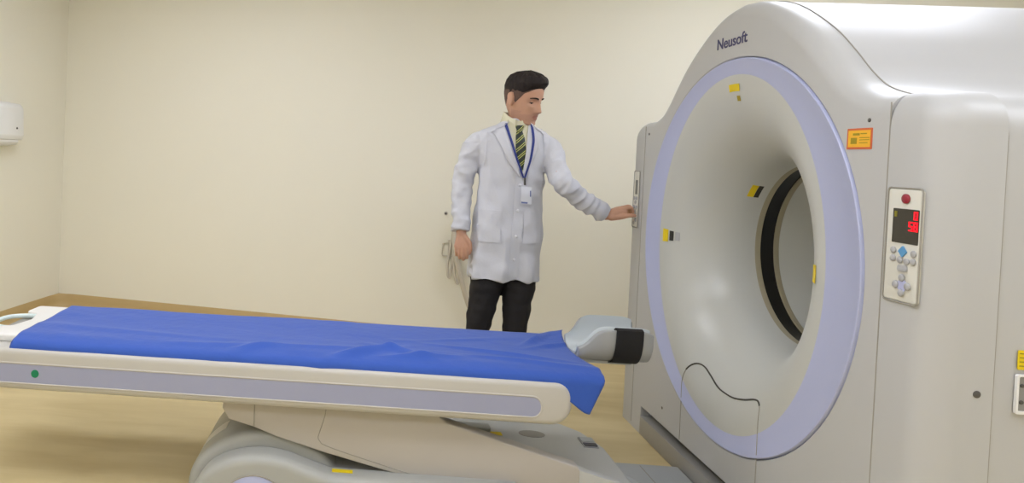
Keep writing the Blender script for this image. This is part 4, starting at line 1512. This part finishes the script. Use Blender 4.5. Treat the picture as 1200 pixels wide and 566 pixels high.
def strip(name, left, right, mtl, parent, off=0.003, thick=0.003, n=24, m_=6, swell=0.0, fixed=None):
    """cloth strip between two outlines in the (x, z) front view, laid on the coat"""
    A, B = sample(left, n), sample(right, n)
    bm = bmesh.new()
    G = []
    for i in range(n + 1):
        row = []
        for j in range(m_ + 1):
            p = A[i].lerp(B[i], j / m_)
            h, nn = front(p.x, p.y)
            y = h.y
            if fixed is not None:
                y = fixed(p.x, p.y, y)
            row.append((h.x, y, h.z, nn))
        G.append(row)
    # smooth the depth a little
    for _ in range(2):
        Y = [[r[1] for r in row] for row in G]
        for i in range(n + 1):
            for j in range(m_ + 1):
                s_, c_ = 0, 0
                for a_, b_ in ((i, j), (i - 1, j), (i + 1, j), (i, j - 1), (i, j + 1)):
                    if 0 <= a_ <= n and 0 <= b_ <= m_:
                        s_ += Y[a_][b_]
                        c_ += 1
                G[i][j] = (G[i][j][0], min(s_ / c_, Y[i][j]), G[i][j][2], G[i][j][3])
    if name in ('collar_leaf', 'lapel', 'lanyard', 'lanyard_strap', 'shirt_front'):
        for _ in range(5 if name == 'collar_leaf' else 2):
            Q = [[Vector(r[:3]) for r in row] for row in G]
            for i in range(1, n):
                for j in range(m_ + 1):
                    nb = [Q[a_][b_] for a_, b_ in ((i - 1, j), (i + 1, j), (i, j - 1), (i, j + 1)) if 0 <= a_ <= n and 0 <= b_ <= m_]
                    if j in (0, m_):
                        nb = [Q[i - 1][j], Q[i + 1][j]]
                    q = Q[i][j] * 0.5 + sum(nb, Vector()) / len(nb) * 0.5
                    G[i][j] = (q.x, q.y if name == 'collar_leaf' else min(q.y, Q[i][j].y), q.z, G[i][j][3])
    Vf = [[bm.verts.new((r[0], r[1] - off - thick - swell * math.sin(PI * j / m_), r[2])) for j, r in enumerate(row)] for row in G]
    Vb = [[bm.verts.new((r[0], r[1] - off, r[2])) for r in row] for row in G]
    for i in range(n):
        for j in range(m_):
            bm.faces.new((Vf[i][j], Vf[i + 1][j], Vf[i + 1][j + 1], Vf[i][j + 1]))
            bm.faces.new((Vb[i][j], Vb[i][j + 1], Vb[i + 1][j + 1], Vb[i + 1][j]))
        for j in (0, m_):
            bm.faces.new((Vf[i][j], Vf[i + 1][j], Vb[i + 1][j], Vb[i][j]))
    for i in (0, n):
        for j in range(m_):
            bm.faces.new((Vf[i][j], Vf[i][j + 1], Vb[i][j + 1], Vb[i][j]))
    o = finish(bm, name, mtl, parent, 60)
    if parent is per:
        pp(o)
    return o
# shirt front in the V of the coat
strip('shirt_front', [(-0.672, 1.505), (-0.640, 1.40), (-0.600, 1.27), (-0.590, 1.235)], [(-0.545, 1.495), (-0.560, 1.40), (-0.578, 1.27), (-0.586, 1.235)], M['shirt'], per, 0.001, 0.002, 24, 10)
# shirt collar: stand and two leaves
bm = bmesh.new()
cols = []
for k in range(33):
    a = -PI / 2 + 0.20 + (2 * PI - 0.40) * k / 32
    ca, sa = math.cos(a), math.sin(a)
    fr_ = max(0, -sa)
    zt, zb = 1.548 - 0.046 * fr_ ** 1.3, 1.50 - 0.030 * fr_
    zl = zb - 0.006 - 0.034 * fr_ ** 3
    c0 = Vector((-0.602, 0.958, 0))
    cols.append([c0 + Vector((ca * 0.062, sa * 0.066, zb - 0.01)), c0 + Vector((ca * 0.062, sa * 0.066 - 0.003, zt)), c0 + Vector((ca * 0.066, sa * 0.071 - 0.003, zt + 0.001)), c0 + Vector((ca * 0.080, sa * 0.088, zl))])
V = [[bm.verts.new(p) for p in c] for c in cols]
for A, B in zip(V, V[1:]):
    for k in range(3):
        bm.faces.new((A[k], A[k + 1], B[k + 1], B[k]))
co = pp(finish(bm, 'shirt_collar', M['shirt'], per, 70))
co.modifiers.new('t', 'SOLIDIFY').thickness = 0.0025
# tie
tie = strip('necktie', [(-0.616, 1.455), (-0.6215, 1.41), (-0.622, 1.35), (-0.600, 1.25), (-0.594, 1.24)], [(-0.590, 1.455), (-0.577, 1.41), (-0.572, 1.35), (-0.580, 1.25), (-0.584, 1.24)], M['tie'], per, 0.004, 0.004, 20, 6, 0.004)
strip('tie_knot', [(-0.624, 1.474), (-0.621, 1.46), (-0.613, 1.442)], [(-0.580, 1.476), (-0.583, 1.46), (-0.591, 1.442)], M['tie'], tie, 0.012, 0.006, 8, 6, 0.007)
# coat collar and lapels
lap1 = strip('lapel', [(-0.705, 1.515), (-0.742, 1.452), (-0.716, 1.405), (-0.66, 1.29), (-0.603, 1.215)], [(-0.672, 1.522), (-0.650, 1.44), (-0.636, 1.39), (-0.612, 1.29), (-0.594, 1.215)], M['coat'], coat, 0.007, 0.006, 26, 6, 0.006)
lap2 = strip('lapel', [(-0.545, 1.512), (-0.562, 1.44), (-0.566, 1.39), (-0.577, 1.29), (-0.588, 1.215)], [(-0.520, 1.505), (-0.478, 1.452), (-0.495, 1.405), (-0.54, 1.29), (-0.580, 1.215)], M['coat'], coat, 0.007, 0.006, 26, 6, 0.006)
for l_, ln_ in ((lap1, [(-0.762, 1.478), (-0.705, 1.447), (-0.69, 1.44)]), (lap2, [(-0.47, 1.474), (-0.51, 1.447), (-0.525, 1.44)])):
    pass
strip('collar_leaf', [(-0.700, 1.522), (-0.735, 1.505), (-0.772, 1.470)], [(-0.672, 1.515), (-0.668, 1.47), (-0.700, 1.456)], M['coat'], coat, 0.014, 0.006, 14, 6, 0.004)
strip('collar_leaf', [(-0.545, 1.508), (-0.545, 1.468), (-0.520, 1.456)], [(-0.520, 1.518), (-0.490, 1.50), (-0.452, 1.466)], M['coat'], coat, 0.014, 0.006, 14, 6, 0.004)
# placket, pockets, buttons
strip('placket', [(-0.612, 1.21), (-0.622, 1.0), (-0.636, 0.70)], [(-0.565, 1.21), (-0.572, 1.0), (-0.584, 0.70)], M['coat'], coat, 0.0015, 0.003, 40, 5)
strip('pocket', [(-0.797, 1.035), (-0.794, 0.95), (-0.785, 0.872)], [(-0.682, 1.038), (-0.682, 0.95), (-0.678, 0.872)], M['coat'], coat, 0.0015, 0.0035, 16, 10, 0.003)
strip('pocket', [(-0.565, 1.04), (-0.566, 0.95), (-0.57, 0.875)], [(-0.462, 1.042), (-0.462, 0.95), (-0.468, 0.878)], M['coat'], coat, 0.0015, 0.0035, 16, 10, 0.003)
strip('breast_pocket', [(-0.552, 1.225), (-0.552, 1.17), (-0.55, 1.115)], [(-0.472, 1.232), (-0.473, 1.17), (-0.476, 1.118)], M['coat'], coat, 0.0012, 0.0025, 12, 8)
strip('sleeve_seam', [(-0.762, 1.435), (-0.765, 1.36), (-0.772, 1.26)], [(-0.757, 1.435), (-0.760, 1.36), (-0.767, 1.26)], M['coat'], coat, 0.001, 0.002, 12, 2)
strip('sleeve_seam', [(-0.478, 1.435), (-0.472, 1.36), (-0.468, 1.27)], [(-0.473, 1.435), (-0.467, 1.36), (-0.463, 1.27)], M['coat'], coat, 0.001, 0.002, 12, 2)
for z in (1.17, 1.04, 0.91, 0.79):
    h, nn = front(-0.592 - (1.2 - z) * 0.035, z)
    disc('button', h + Vector((0, -0.0045, 0)), (0, -1, 0), 0.0075, 0.003, M['button'], coat, 14)
# lanyard with an identity card
ly = strip('lanyard', [(-0.688, 1.512), (-0.668, 1.44), (-0.630, 1.32), (-0.586, 1.208)], [(-0.674, 1.516), (-0.655, 1.44), (-0.619, 1.32), (-0.577, 1.208)], M['lanyard'], per, 0.020, 0.002, 26, 2)
strip('lanyard_strap', [(-0.548, 1.500), (-0.541, 1.40), (-0.556, 1.30), (-0.580, 1.208)], [(-0.535, 1.500), (-0.528, 1.40), (-0.545, 1.30), (-0.571, 1.208)], M['lanyard'], ly, 0.020, 0.002, 26, 2)
strip('badge_clip', [(-0.581, 1.21), (-0.579, 1.172)], [(-0.571, 1.21), (-0.569, 1.172)], M['screw'], ly, 0.026000000000000002, 0.003, 6, 2)
bd = strip('badge_card', [(-0.592, 1.165), (-0.590, 1.078)], [(-0.538, 1.163), (-0.536, 1.076)], M['badge'], ly, 0.025, 0.0015, 8, 4)
strip('badge_photo', [(-0.547, 1.145), (-0.546, 1.115)], [(-0.541, 1.145), (-0.540, 1.115)], M['badgeblue'], ly, 0.0268, 0.001, 4, 2)
strip('badge_print', [(-0.588, 1.088), (-0.587, 1.080)], [(-0.556, 1.087), (-0.556, 1.079)], M['badgeblue'], ly, 0.0268, 0.001, 4, 2)
